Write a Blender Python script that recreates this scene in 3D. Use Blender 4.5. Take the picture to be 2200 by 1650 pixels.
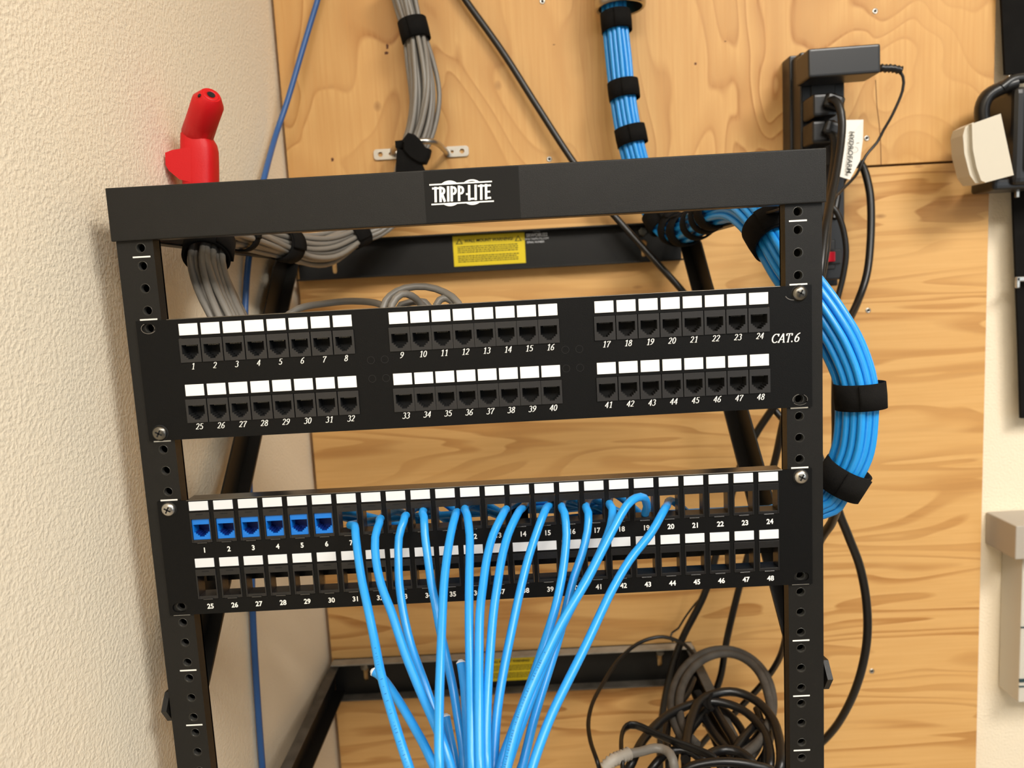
import bpy, bmesh, math, random
from mathutils import Vector, Matrix
for o in list(bpy.data.objects): bpy.data.objects.remove(o)
random.seed(7)
S = bpy.context.scene; C = S.collection
Z0 = 1.55                                   # rack reference line height above the floor (m)
def W(x, y, z): return Vector((x/1000, y/1000, z/1000+Z0))   # millimetres measured from the rack front -> world
# ---------------------------------------------------------------- camera
CP = Vector((31.903, -551.529, -35.680))
RT = Vector((0.99853217, 0.00497921, -0.05393252)); DN = Vector((-0.05288878, -0.12498997, -0.99074734)); FW = Vector((-0.01167417, 0.99214551, -0.12454316))
cam = bpy.data.cameras.new('camera'); camo = bpy.data.objects.new('camera', cam); C.objects.link(camo)
cam.sensor_width = 36; cam.lens = 27.0; cam.clip_start = 0.01; cam.clip_end = 50
m = Matrix((RT, -DN, -FW)).transposed().to_4x4(); m.translation = W(*CP); camo.matrix_world = m
cam.dof.use_dof = True; cam.dof.focus_distance = 0.575; cam.dof.aperture_fstop = 8.0
S.camera = camo
# ---------------------------------------------------------------- world, lights, exposure
wd = bpy.data.worlds.new('world'); S.world = wd; wd.use_nodes = True
wd.node_tree.nodes['Background'].inputs[0].default_value = (1.0, 0.95, 0.88, 1); wd.node_tree.nodes['Background'].inputs[1].default_value = 0.115
def area(name, loc, target, sx, sy, power, col):
    l = bpy.data.lights.new(name, 'AREA'); l.shape = 'RECTANGLE'; l.size = sx; l.size_y = sy; l.energy = power; l.color = col
    o = bpy.data.objects.new(name, l); C.objects.link(o); o.location = loc
    o.rotation_euler = (Vector(target)-Vector(loc)).to_track_quat('-Z', 'Y').to_euler(); return o
area('ceiling_light', (1.05, -1.05, 2.68), (1.05, -1.05, 0), 0.6, 0.6, 41, (1.0, 0.955, 0.89))
area('ceiling_light', (0.3, -1.75, 2.68), (0.3, -1.75, 0), 1.2, 0.6, 49, (1.0, 0.955, 0.89))
area('added_sheen_light', (2.0, -2.1, 1.75), (0.1, 0.0, 1.5), 0.9, 1.5, 11, (0.86, 0.94, 1.0))  # unseen cool light, added to give the top bar its sheen
S.view_settings.view_transform = 'Standard'; S.view_settings.look = 'None'; S.view_settings.gamma = 1; S.view_settings.use_curve_mapping = False
S.view_settings.exposure = 0.03
# ---------------------------------------------------------------- helpers
def at(px, py, Y):                          # point of the place at depth Y (mm behind the rack front) measured on the photo
    d = RT*((px-1100)/1650) + DN*((py-825)/1650) + FW
    t = (Y-CP.y)/d.y
    return CP + d*t                         # millimetres
def lin(c): return tuple(((v/255)/12.92 if v/255 <= .04045 else ((v/255+.055)/1.055)**2.4) for v in c)+(1,)
def mat(name, rgb, rough=.5, metal=0, spec=.5, bump=None, bscale=800, var=0, coat=0):
    m = bpy.data.materials.new(name); m.use_nodes = True; nt = m.node_tree; b = nt.nodes['Principled BSDF']
    b.inputs['Base Color'].default_value = lin(rgb); b.inputs['Roughness'].default_value = rough
    b.inputs['Metallic'].default_value = metal; b.inputs['Specular IOR Level'].default_value = spec
    b.inputs['Coat Weight'].default_value = coat
    tc = nt.nodes.new('ShaderNodeTexCoord')
    if var:
        n = nt.nodes.new('ShaderNodeTexNoise'); n.inputs['Scale'].default_value = 60; n.inputs['Detail'].default_value = 6
        nt.links.new(tc.outputs['Object'], n.inputs['Vector'])
        r = nt.nodes.new('ShaderNodeMix'); r.data_type = 'RGBA'
        r.inputs[6].default_value = lin([v*(1-var) for v in rgb]); r.inputs[7].default_value = lin([min(255, v*(1+var)) for v in rgb])
        nt.links.new(n.outputs['Fac'], r.inputs[0]); nt.links.new(r.outputs[2], b.inputs['Base Color'])
    if bump:
        n = nt.nodes.new('ShaderNodeTexNoise'); n.inputs['Scale'].default_value = bscale; n.inputs['Detail'].default_value = 2
        nt.links.new(tc.outputs['Object'], n.inputs['Vector'])
        bp = nt.nodes.new('ShaderNodeBump'); bp.inputs['Strength'].default_value = bump; bp.inputs['Distance'].default_value = .0005
        nt.links.new(n.outputs['Fac'], bp.inputs['Height']); nt.links.new(bp.outputs[0], b.inputs['Normal'])
    return m
M = {}
M['rack'] = mat('rack_black', (25, 24, 22), .4, 0, .28, .3, 2600, .12)
M['badge'] = mat('badge_black', (21, 20, 18), .65, 0, .2)
M['panel'] = mat('panel_black', (7, 7, 7), .5, 0, .2, .15, 1500, .08)
M['plastic'] = mat('black_plastic', (26, 25, 25), .34, 0, .5)
M['jackblack'] = mat('jack_plastic', (36, 35, 35), .45, 0, .5)
M['gloss'] = mat('glossy_black_plastic', (30, 30, 30), .15, 0, .8)
M['cord'] = mat('black_cord', (14, 13, 13), .36, 0, .5, .1, 300, .15)
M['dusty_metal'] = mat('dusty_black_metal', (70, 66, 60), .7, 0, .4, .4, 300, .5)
M['dusty'] = mat('dusty_cord', (66, 62, 57), .7, 0, .3, .3, 500, .35)
M['white'] = mat('label_white', (244, 243, 238), .6)
M['coolwhite'] = mat('label_cool_white', (222, 224, 226), .6)
M['ink'] = mat('white_ink', (238, 236, 228), .6)
M['blackink'] = mat('black_ink', (30, 28, 10), .7)
M['darkblueink'] = mat('dark_blue_ink', (22, 84, 140), .7)
M['blue'] = mat('blue_cable', (36, 148, 226), .33, 0, .5, .08, 250, .03)
M['bluejack'] = mat('blue_jack', (8, 116, 210), .35, 0, .5)
M['navy'] = mat('blue_line_cable', (48, 92, 152), .4)
M['grey'] = mat('grey_cable', (128, 123, 115), .42, 0, .5, .08, 250, .05)
M['velcro'] = mat('strap_black', (20, 19, 18), .95, 0, .15, 1.0, 1800, .3)
M['steel'] = mat('steel', (190, 186, 178), .3, 1.0, .5, .1, 200)
M['darksteel'] = mat('dark_steel', (120, 116, 108), .33, 1.0, .5, .2, 200)
M['thread'] = mat('thread_metal', (120, 118, 112), .3, .8)
M['red'] = mat('red_plastic', (200, 8, 18), .5, 0, .4, .2, 900)
M['redsw'] = mat('red_switch', (190, 16, 40), .3)
M['yellow'] = mat('yellow_label', (232, 206, 10), .5)
M['tag'] = mat('paper_tag', (236, 232, 222), .7)
M['cream'] = mat('cream_plastic', (206, 198, 180), .45)
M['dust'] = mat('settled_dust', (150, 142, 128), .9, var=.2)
M['wear'] = mat('worn_metal', (120, 116, 110), .4, .6)
M['boxgrey'] = mat('grey_box', (176, 168, 156), .55)
M['boxwhite'] = mat('white_box', (206, 202, 190), .55)
M['teal'] = mat('dark_teal', (40, 66, 70), .6)
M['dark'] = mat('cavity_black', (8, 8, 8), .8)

def wall_mat(name, rgb):
    m = bpy.data.materials.new(name); m.use_nodes = True; nt = m.node_tree; b = nt.nodes['Principled BSDF']
    b.inputs['Base Color'].default_value = lin(rgb); b.inputs['Roughness'].default_value = .75
    tc = nt.nodes.new('ShaderNodeTexCoord')
    n = nt.nodes.new('ShaderNodeTexNoise'); n.inputs['Scale'].default_value = 330; n.inputs['Detail'].default_value = 2.5; n.inputs['Distortion'].default_value = .15
    n2 = nt.nodes.new('ShaderNodeTexNoise'); n2.inputs['Scale'].default_value = 120; n2.inputs['Detail'].default_value = 2
    nt.links.new(tc.outputs['Object'], n.inputs['Vector']); nt.links.new(tc.outputs['Object'], n2.inputs['Vector'])
    rp = nt.nodes.new('ShaderNodeValToRGB'); rp.color_ramp.elements[0].position = .38; rp.color_ramp.elements[1].position = .66
    nt.links.new(n.outputs['Fac'], rp.inputs[0])
    a = nt.nodes.new('ShaderNodeMath'); a.operation = 'MULTIPLY_ADD'; a.inputs[1].default_value = .6
    nt.links.new(n2.outputs['Fac'], a.inputs[0]); nt.links.new(rp.outputs[0], a.inputs[2])
    bp = nt.nodes.new('ShaderNodeBump'); bp.inputs['Strength'].default_value = .42; bp.inputs['Distance'].default_value = .0009
    nt.links.new(a.outputs[0], bp.inputs['Height']); nt.links.new(bp.outputs[0], b.inputs['Normal'])
    return m
M['wall'] = wall_mat('cream_wall', (241, 228, 203))

def ply_mat(name, vertical, light, mid, dark, seed):
    m = bpy.data.materials.new(name); m.use_nodes = True; nt = m.node_tree; N = nt.nodes; L = nt.links; b = N['Principled BSDF']
    b.inputs['Roughness'].default_value = .5; b.inputs['Specular IOR Level'].default_value = .35
    tc = N.new('ShaderNodeTexCoord'); mp = N.new('ShaderNodeMapping'); L.new(tc.outputs['Object'], mp.inputs[0])
    mp.inputs['Location'].default_value = (seed, seed*.7, seed*1.3)
    mp.inputs['Scale'].default_value = (6.5, 6, 2.9) if vertical else (1.9, 6, 14)
    # swirling veneer figure: contour lines of a smooth stretched field
    n = N.new('ShaderNodeTexNoise'); n.inputs['Scale'].default_value = 1.0; n.inputs['Detail'].default_value = 2.2; n.inputs['Roughness'].default_value = .42; n.inputs['Distortion'].default_value = .7
    L.new(mp.outputs[0], n.inputs['Vector'])
    k = N.new('ShaderNodeMath'); k.operation = 'MULTIPLY'; k.inputs[1].default_value = 15 if vertical else 9; L.new(n.outputs['Fac'], k.inputs[0])
    fr = N.new('ShaderNodeMath'); fr.operation = 'FRACT'; L.new(k.outputs[0], fr.inputs[0])
    r1 = N.new('ShaderNodeValToRGB'); e = r1.color_ramp.elements
    if vertical:
        e[0].position = 0; e[0].color = (0, 0, 0, 1); e[1].position = 1; e[1].color = (0, 0, 0, 1)
        x = r1.color_ramp.elements.new(.72); x.color = (.5, .5, .5, 1); x = r1.color_ramp.elements.new(.88); x.color = (1, 1, 1, 1); x = r1.color_ramp.elements.new(.96); x.color = (.15, .15, .15, 1)
    else:
        e[0].position = 0; e[0].color = (0, 0, 0, 1); e[1].position = 1; e[1].color = (0, 0, 0, 1)
        x = r1.color_ramp.elements.new(.5); x.color = (.1, .1, .1, 1); x = r1.color_ramp.elements.new(.72); x.color = (.85, .85, .85, 1); x = r1.color_ramp.elements.new(.95); x.color = (1, 1, 1, 1)
    L.new(fr.outputs[0], r1.inputs[0])
    # breadth modulation
    n3 = N.new('ShaderNodeTexNoise'); n3.inputs['Scale'].default_value = .8; n3.inputs['Detail'].default_value = 3; L.new(mp.outputs[0], n3.inputs['Vector'])
    r3 = N.new('ShaderNodeMapRange'); r3.inputs[1].default_value = .38; r3.inputs[2].default_value = .62; r3.inputs[3].default_value = .25; r3.inputs[4].default_value = 1; L.new(n3.outputs['Fac'], r3.inputs[0])
    mu = N.new('ShaderNodeMath'); mu.operation = 'MULTIPLY'; L.new(r1.outputs[0], mu.inputs[0]); L.new(r3.outputs[0], mu.inputs[1])
    # fine fibre
    mp2 = N.new('ShaderNodeMapping'); L.new(tc.outputs['Object'], mp2.inputs[0]); mp2.inputs['Scale'].default_value = (260, 60, 9) if vertical else (9, 60, 260)
    n2 = N.new('ShaderNodeTexNoise'); n2.inputs['Scale'].default_value = 1; n2.inputs['Detail'].default_value = 4; L.new(mp2.outputs[0], n2.inputs['Vector'])
    mx = N.new('ShaderNodeMix'); mx.data_type = 'RGBA'; mx.inputs[6].default_value = lin(light); mx.inputs[7].default_value = lin(dark); L.new(mu.outputs[0], mx.inputs[0])
    mx2 = N.new('ShaderNodeMix'); mx2.data_type = 'RGBA'; mx2.blend_type = 'MIX'; mx2.inputs[7].default_value = lin(mid); L.new(mx.outputs[2], mx2.inputs[6])
    rr = N.new('ShaderNodeMapRange'); rr.inputs[1].default_value = .35; rr.inputs[2].default_value = .75; rr.inputs[3].default_value = .0; rr.inputs[4].default_value = .7; L.new(n2.outputs['Fac'], rr.inputs[0]); L.new(rr.outputs[0], mx2.inputs[0])
    # small knots and flecks
    mp4 = N.new('ShaderNodeMapping'); L.new(tc.outputs['Object'], mp4.inputs[0]); mp4.inputs['Scale'].default_value = (9, 9, 7) if vertical else (6, 9, 16)
    v = N.new('ShaderNodeTexVoronoi'); v.inputs['Scale'].default_value = 1; L.new(mp4.outputs[0], v.inputs['Vector'])
    rv = N.new('ShaderNodeMapRange'); rv.inputs[1].default_value = .02; rv.inputs[2].default_value = .06; rv.inputs[3].default_value = .6; rv.inputs[4].default_value = 0; L.new(v.outputs['Distance'], rv.inputs[0])
    mx3 = N.new('ShaderNodeMix'); mx3.data_type = 'RGBA'; mx3.inputs[7].default_value = lin((120, 72, 30)); L.new(mx2.outputs[2], mx3.inputs[6]); L.new(rv.outputs[0], mx3.inputs[0])
    L.new(mx3.outputs[2], b.inputs['Base Color'])
    bp = N.new('ShaderNodeBump'); bp.inputs['Strength'].default_value = .15; bp.inputs['Distance'].default_value = .0005; L.new(n2.outputs['Fac'], bp.inputs['Height']); L.new(bp.outputs[0], b.inputs['Normal'])
    return m
M['ply_v'] = ply_mat('plywood_upright_grain', True, (216, 169, 105), (202, 150, 86), (170, 114, 54), 3.1)
M['ply_h'] = ply_mat('plywood_level_grain', False, (220, 174, 110), (208, 158, 94), (174, 120, 62), 5.7)
M['ply_edge'] = mat('plywood_edge', (120, 82, 40), .8, var=.2)

class MB:                                   # collects shapes in millimetres, builds ONE mesh object
    def __init__(s): s.v = []; s.f = []; s.mi = []; s.mats = []; s.cur = 0; s.sm = []
    def use(s, m):
        if m not in s.mats: s.mats.append(m)
        s.cur = s.mats.index(m); return s
    def add(s, vs, fs, smooth=False):
        n = len(s.v); s.v += [Vector(v) for v in vs]
        for f in fs: s.f.append([i+n for i in f]); s.mi.append(s.cur); s.sm.append(smooth)
        return s
    def box(s, x0, x1, y0, y1, z0, z1, bev=0, rot=None, piv=None):
        bm = bmesh.new(); bmesh.ops.create_cube(bm, size=1)
        for v in bm.verts: v.co = Vector(((x0+x1)/2+v.co.x*(x1-x0), (y0+y1)/2+v.co.y*(y1-y0), (z0+z1)/2+v.co.z*(z1-z0)))
        if bev: bmesh.ops.bevel(bm, geom=list(bm.edges), offset=bev, segments=3, affect='EDGES', profile=.6)
        if rot:
            p = Vector(piv) if piv else Vector(((x0+x1)/2, (y0+y1)/2, (z0+z1)/2))
            for v in bm.verts: v.co = p + rot @ (v.co-p)
        bm.verts.index_update(); s.add([v.co.copy() for v in bm.verts], [[v.index for v in f.verts] for f in bm.faces], False); bm.free(); return s
    def tube(s, pts, r, n=10, cap=True, flat=1.0, smooth=True):
        pts = [Vector(p) for p in pts]; rs = r if isinstance(r, (list, tuple)) else [r]*len(pts)
        fr = frames(pts); vs = []; fs = []
        for (p, T, A, B), rr in zip(fr, rs):
            for k in range(n):
                a = 2*math.pi*k/n; vs.append(p + A*math.cos(a)*rr + B*math.sin(a)*rr*flat)
        for i in range(len(pts)-1):
            for k in range(n): fs.append([i*n+k, i*n+(k+1) % n, (i+1)*n+(k+1) % n, (i+1)*n+k])
        s.add(vs, fs, smooth)
        if cap: s.add([v.copy() for v in vs[:n]], [list(range(n))[::-1]]); s.add([v.copy() for v in vs[-n:]], [list(range(n))])
        return s
    def lathe(s, c, ax, prof, n=24, smooth=True):   # prof: (radius, height along ax)
        ax = Vector(ax).normalized(); A = ax.orthogonal().normalized(); B = ax.cross(A); c = Vector(c); vs = []; fs = []
        for r, h in prof:
            for k in range(n): a = 2*math.pi*k/n; vs.append(c+ax*h+(A*math.cos(a)+B*math.sin(a))*r)
        for i in range(len(prof)-1):
            for k in range(n): fs.append([i*n+k, i*n+(k+1) % n, (i+1)*n+(k+1) % n, (i+1)*n+k])
        return s.add(vs, fs, smooth)
    def ink(s, pl, width, org, ux, uz, ny, z=1, thin=None):  # pen stroke (u,v) polyline laid on a surface
        pass
    def build(s, name, m=None, parent=None, label=None):
        me = bpy.data.meshes.new(name); o = bpy.data.objects.new(name, me); C.objects.link(o)
        ws = [W(*v) for v in s.v]
        if parent is None:
            lo = Vector([min(v[i] for v in ws) for i in range(3)]); hi = Vector([max(v[i] for v in ws) for i in range(3)])
            org = Vector(((lo.x+hi.x)/2, (lo.y+hi.y)/2, lo.z)); o.location = org
        else: org = ORG[parent.name]; o.parent = parent
        ORG[o.name] = org.copy()
        me.from_pydata([v-org for v in ws], [], s.f)
        if m is not None and not s.mats: me.materials.append(m)
        for q in s.mats: me.materials.append(q)
        if s.mats: me.polygons.foreach_set('material_index', s.mi)
        me.polygons.foreach_set('use_smooth', s.sm)
        bm = bmesh.new(); bm.from_mesh(me); bmesh.ops.recalc_face_normals(bm, faces=bm.faces); bm.to_mesh(me); bm.free()
        if label: o['label'] = label
        return o
ORG = {}
def frames(pts):
    out = []; T0 = None
    for i, p in enumerate(pts):
        a = pts[max(i-1, 0)]; b = pts[min(i+1, len(pts)-1)]; T = (b-a); T = T.normalized() if T.length > 1e-9 else (T0 or Vector((0, 0, 1)))
        if i == 0:
            ref = Vector((0, 1, 0)) if abs(T.y) < .9 else Vector((1, 0, 0)); A = (ref - T*ref.dot(T)).normalized()
        else:
            q = T0.rotation_difference(T); A = q @ A; A = (A - T*A.dot(T)).normalized()
        out.append((p, T, A.copy(), T.cross(A))); T0 = T
    return out
def spline(P, step=6.0):                    # Catmull-Rom through points of any dimension
    P = [list(p) for p in P]; out = []
    for i in range(len(P)-1):
        p0 = P[max(i-1, 0)]; p1 = P[i]; p2 = P[i+1]; p3 = P[min(i+2, len(P)-1)]
        d = math.dist(p1[:3], p2[:3]); n = max(2, int(d/step))
        for k in range(n):
            t = k/n; out.append([.5*((2*b)+(c-a)*t+(2*a-5*b+4*c-d_)*t*t+(3*b-a-3*c+d_)*t**3) for a, b, c, d_ in zip(p0, p1, p2, p3)])
    out.append(P[-1]); return out
def tag(o, label=None, cat=None, group=None, kind=None):
    if label: o['label'] = label
    if cat: o['category'] = cat
    if group: o['group'] = group
    if kind: o['kind'] = kind
    return o
def empty(name, x, y, z):
    o = bpy.data.objects.new(name, None); C.objects.link(o); o.location = W(x, y, z); ORG[o.name] = o.location.copy(); o.empty_display_size = .02; return o
def copy_part(o, parent, dx=0, dy=0, dz=0):
    c = o.copy(); C.objects.link(c); c.parent = parent; c.location = o.location + Vector((dx, dy, dz))/1000; ORG[c.name] = ORG[o.name].copy(); return c
def plate(mb, outer, holes, y0, y1):        # plate in the X-Z plane with holes, from y0 to y1
    cu = bpy.data.curves.new('tmp', 'CURVE'); cu.dimensions = '2D'; cu.fill_mode = 'BOTH'; cu.extrude = (y1-y0)/2
    for lp in [outer]+holes:
        sp = cu.splines.new('POLY'); sp.points.add(len(lp)-1)
        for q, (u, v) in zip(sp.points, lp): q.co = (u, v, 0, 1)
        sp.use_cyclic_u = True
    o = bpy.data.objects.new('tmp', cu); C.objects.link(o); dg = bpy.context.evaluated_depsgraph_get()
    me = bpy.data.meshes.new_from_object(o.evaluated_get(dg))
    mb.add([Vector((v.co.x, (y0+y1)/2+v.co.z, v.co.y)) for v in me.vertices], [list(p.vertices) for p in me.polygons])
    bpy.data.objects.remove(o); bpy.data.curves.remove(cu); bpy.data.meshes.remove(me); return mb
def rect(x0, x1, z0, z1): return [(x0, z0), (x1, z0), (x1, z1), (x0, z1)]
def rrect(x0, x1, z0, z1, r, n=5):
    out = []
    for cx, cz, a in ((x1-r, z1-r, 0), (x0+r, z1-r, 90), (x0+r, z0+r, 180), (x1-r, z0+r, 270)):
        for k in range(n+1): t = math.radians(a+90*k/n); out.append((cx+r*math.cos(t), cz+r*math.sin(t)))
    return out
def circ(x, z, r, n=16): return [(x+r*math.cos(2*math.pi*k/n), z+r*math.sin(2*math.pi*k/n)) for k in range(n)]
def font_mesh(text, bold=0, shear=0, cache={}):
    key = (text, bold, shear)
    if key not in cache:
        cu = bpy.data.curves.new('tmp', 'FONT'); cu.body = text; cu.size = 1; cu.offset = bold; cu.shear = shear; cu.align_x = 'CENTER'; cu.resolution_u = 3
        o = bpy.data.objects.new('tmp', cu); C.objects.link(o); dg = bpy.context.evaluated_depsgraph_get(); me = bpy.data.meshes.new_from_object(o.evaluated_get(dg))
        cache[key] = ([tuple(v.co) for v in me.vertices], [list(p.vertices) for p in me.polygons]); bpy.data.objects.remove(o); bpy.data.curves.remove(cu)
    return cache[key]
def text(mb, t, x, y, z, size, sx=1, bold=0, shear=0, rot=0):   # sans lettering on a surface facing the viewer (-Y)
    vs, fs = font_mesh(t, bold, shear); c, s_ = math.cos(rot), math.sin(rot)
    mb.add([(x+(a*sx*c-b*s_)*size, y, z+(a*sx*s_+b*c)*size) for a, b, _ in vs], fs)
PK = [0]
def pen(mb, pl, x, y, z, h, wv, wh, shear=0, sx=1):            # stroke: wv = width of upright strokes, wh = of level ones
    pts = [(a*sx+b*shear, b) for a, b in pl]
    L_, R_ = [], []
    for i, p in enumerate(pts):
        a = pts[max(i-1, 0)]; b = pts[min(i+1, len(pts)-1)]; dx, dz = b[0]-a[0], b[1]-a[1]; l = math.hypot(dx, dz) or 1; dx /= l; dz /= l
        w = (wh+(wv-wh)*abs(dz))/2; L_.append((p[0]-dz*w, p[1]+dx*w)); R_.append((p[0]+dz*w, p[1]-dx*w))
    PK[0] = (PK[0]+1) % 16; y -= PK[0]*.008
    vs = [(x+u*h, y, z+v*h) for u, v in L_+R_]; n = len(pts)
    mb.add(vs, [[i, i+1, n+i+1, n+i] for i in range(n-1)])
def arc(cx, cy, rx, ry, a0, a1, n=12): return [(cx+rx*math.cos(math.radians(a0+(a1-a0)*k/n)), cy+ry*math.sin(math.radians(a0+(a1-a0)*k/n))) for k in range(n+1)]
SER = {'0': [arc(.3, .5, .22, .46, 0, 360, 18)], '1': [[(.14, .8), (.36, .97)], [(.36, 1.0), (.36, 0)], [(.16, .03), (.54, .03)]],
 '2': [arc(.29, .73, .2, .23, 170, -20), [(.48, .66), (.3, .3), (.08, .07)], [(.05, .06), (.55, .06)]],
 '3': [arc(.28, .75, .19, .21, 150, -80), arc(.27, .28, .23, .26, 85, -150)], '4': [[(.42, 0), (.42, .98)], [(.42, .95), (.06, .32)], [(.03, .3), (.6, .3)]],
 '5': [[(.54, .94), (.18, .94)], [(.19, .95), (.14, .56)], arc(.28, .32, .23, .27, 125, -150)], '6': [[(.52, .96), (.3, .84), (.14, .6), (.09, .35)], arc(.3, .28, .21, .25, 0, 360, 16)],
 '7': [[(.1, .78), (.1, .94)], [(.08, .93), (.58, .93)], [(.56, .95), (.34, .5), (.24, 0)]], '8': [arc(.31, .75, .17, .2, 0, 360, 14), arc(.3, .27, .21, .24, 0, 360, 16)],
 '9': [[(.08, .03), (.3, .16), (.46, .4), (.51, .65)], arc(.3, .71, .21, .25, 0, 360, 16)], 'C': [arc(.42, .5, .34, .46, 45, 315, 18), [(.68, .98), (.68, .7)]],
 'A': [[(.02, .03), (.38, .98)], [(.38, .98), (.62, 0)], [(.16, .33), (.54, .33)], [(-.05, .03), (.16, .03)], [(.5, .03), (.74, .03)]], 'T': [[(.32, 0), (.32, .95)], [(.02, .94), (.64, .94)], [(.04, .72), (.04, .95)], [(.62, .72), (.62, .95)], [(.2, .03), (.44, .03)]],
 '.': [[(.08, 0), (.08, .15)]]}
def serif(mb, t, x, y, z, h):               # italic book lettering, centred on x
    w = sum({'.': .28, 'C': .78, 'A': .74, 'T': .66}.get(c, .62) for c in t)*h*1.0; cx = x-w/2
    for c in t:
        for st in SER[c]: pen(mb, st, cx, y, z, h, .14, .065, .24, .98)
        cx += {'.': .28, 'C': .78, 'A': .74, 'T': .66}.get(c, .62)*h*1.0
def path(P, step=6.0): return [Vector(p[:3]) for p in spline([tuple(at(a, b, c)) for a, b, c in P], step)]
# ================================================================= THE SETTING
FLOOR = -Z0*1000
b = MB(); b.box(-600, 2400, 470, 560, FLOOR, 1150); tag(b.build('wall_back', M['wall']), kind='structure')
b = MB()
wx = lambda y: -277+(y/470)*23
vs = [(wx(470), 470, FLOOR), (wx(-2600), -2600, FLOOR), (wx(-2600)-80, -2600, FLOOR), (wx(470)-80, 470, FLOOR)]
b.add(vs+[(x, y, 1150) for x, y, z in vs], [[0, 1, 2, 3], [4, 5, 6, 7], [0, 1, 5, 4], [1, 2, 6, 5], [2, 3, 7, 6], [3, 0, 4, 7]]); tag(b.build('wall_left', M['wall']), kind='structure')
M['floor'] = mat('floor_tile', (150, 140, 125), .5, var=.1)
b = MB(); b.box(-700, 2400, -2600, 560, FLOOR-50, FLOOR); tag(b.build('floor', M['floor']), kind='structure')
M['ceil'] = mat('ceiling_tile', (225, 218, 205), .9, bump=.5, bscale=200)
b = MB(); b.box(-700, 2400, -2600, 560, 1150, 1180); tag(b.build('ceiling', M['ceil']), kind='structure')
# plywood backing sheets
PL = 452
b = MB(); b.use(M['ply_v']).box(-250, 643, PL, 469.5, 93.5, 900, .6); b.use(M['ply_edge']).box(-249.5, 642.5, PL+2, 469.6, 92.6, 94)
tag(b.build('plywood_sheet'), 'upper plywood sheet with upright swirling grain, above the level joint', 'plywood')
b = MB(); b.use(M['ply_h']).box(-249, 640, PL, 469.5, -1250, 90.5, .6); b.use(M['ply_edge']).box(-248.5, 639.5, PL+2, 469.6, 90, 91)
tag(b.build('plywood_sheet'), 'lower plywood sheet with level streaky grain, below the joint behind the rack', 'plywood')
def at_wall(px, py, off):          # point just off the left wall's face
    d = RT*((px-1100)/1650)+DN*((py-825)/1650)+FW; n = Vector((470, -23, 0)).normalized(); p0 = Vector((-277, 0, 0))+n*off
    return CP+d*((p0-CP).dot(n)/d.dot(n))
def ply_screw(px, py, lab, r=3.6):
    c = at(px, py, PL); b = MB(); b.use(M['steel']).lathe(c, (0, -1, 0), [(r, 0), (r*.95, .5), (r*.6, .7), (r*.45, .3)], 14); b.use(M['dark']).lathe(c, (0, -1, 0), [(r*.45, .4), (.01, .35)], 10)
    tag(b.build('wood_screw'), lab, 'screw', 'screws set in the plywood')
for px, py, lab in [(1862, 297, 'screw in upper plywood beside the white paper tag'), (1165, 3, 'screw in upper plywood at the top edge of the photo, left of the conduit'), (1180, 342, 'screw in upper plywood just above the middle of the rack top bar'),
    (1865, 667, 'screw in lower plywood right of the blue bundle, higher of two'), (1873, 1442, 'screw in lower plywood right of the rack, near the hanging black cord'), (1880, 24, 'screw in upper plywood at top, above the power adapter')]: ply_screw(px, py, lab)
ply = bpy.data.objects['plywood_sheet']
M['knot'] = mat('dark_knot', (92, 46, 20), .7)
for px, py, a, c_ in ((832, 100, 1.6, 3.2), (830, 114, 2.6, 1.8), (714, 343, 1.8, 2.4), (1494, 137, 1.6, 1.6), (1558, 89, 1.2, .7), (1190, 96, 1.6, .5)):
    q = at(px, py, PL); b = MB(); b.add([(q.x+a*math.cos(t/2)*(1+.3*math.sin(t*1.7)), PL-.06, q.z+c_*math.sin(t/2)*(1+.25*math.cos(t*2.3))) for t in range(12)], [list(range(12))]); b.build('knot', M['knot'], ply)
b = MB(); b.tube([at(x, y, PL) for x, y in ((1881, 172), (1884, 230), (1889, 268), (1892, 310), (1893, 355))], .45, 6); b.build('crack', M['knot'], ply)
# ================================================================= RACK
U = 44.45; HC = 232.55
rk = tag(empty('wall_mount_rack', 0, 200, -590), 'black steel open frame wall mount rack holding the patch panels', 'equipment rack')
def uholes(i0, i1):
    z = []
    for u in range(i0, i1):
        for off in (6.35, 22.225, 38.1): z.append(-(u*U+off))
    return z
zz = [z for z in uholes(-1, 13) if z < 12]
for sgn, nm in ((-1, 'left'), (1, 'right')):
    b = MB(); x0, x1 = sorted((sgn*223.5, sgn*249.5))
    b.use(M['rack']); plate(b, rect(x0, x1, -590, 14), [circ(sgn*HC, z, 3.05) for z in zz], 0, 2.5)
    xo = sorted((sgn*249.5, sgn*247)); b.box(xo[0], xo[1], .2, 38, -590, 14)
    xi = sorted((sgn*223.5, sgn*226)); b.box(xi[0], xi[1], 2.4, 12, -590, 14); b.box(x0, x1, 10, 12, -590, 14)
    r = b.build('rail', None, rk)
    t = MB(); z = zz[0]; t.lathe((sgn*HC, .0, z), (0, 1, 0), [(3.45, .05), (3.4, -.1), (3.0, .35), (2.8, 1), (3.0, 1.5), (2.8, 2), (3.0, 2.6), (2.8, 3.2), (2.9, 4)], 16)
    h0 = t.build('threaded_hole', M['thread'], r)
    for q in zz[1:]: copy_part(h0, r, 0, 0, q-z)
    t = MB(); w = 6.3; t.box(sgn*HC-w, sgn*HC+w, -.12, .05, -.55, .55); m0 = t.build('unit_mark', M['ink'], r)
    for u in range(1, 13): copy_part(m0, r, 0, 0, -u*U)
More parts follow.
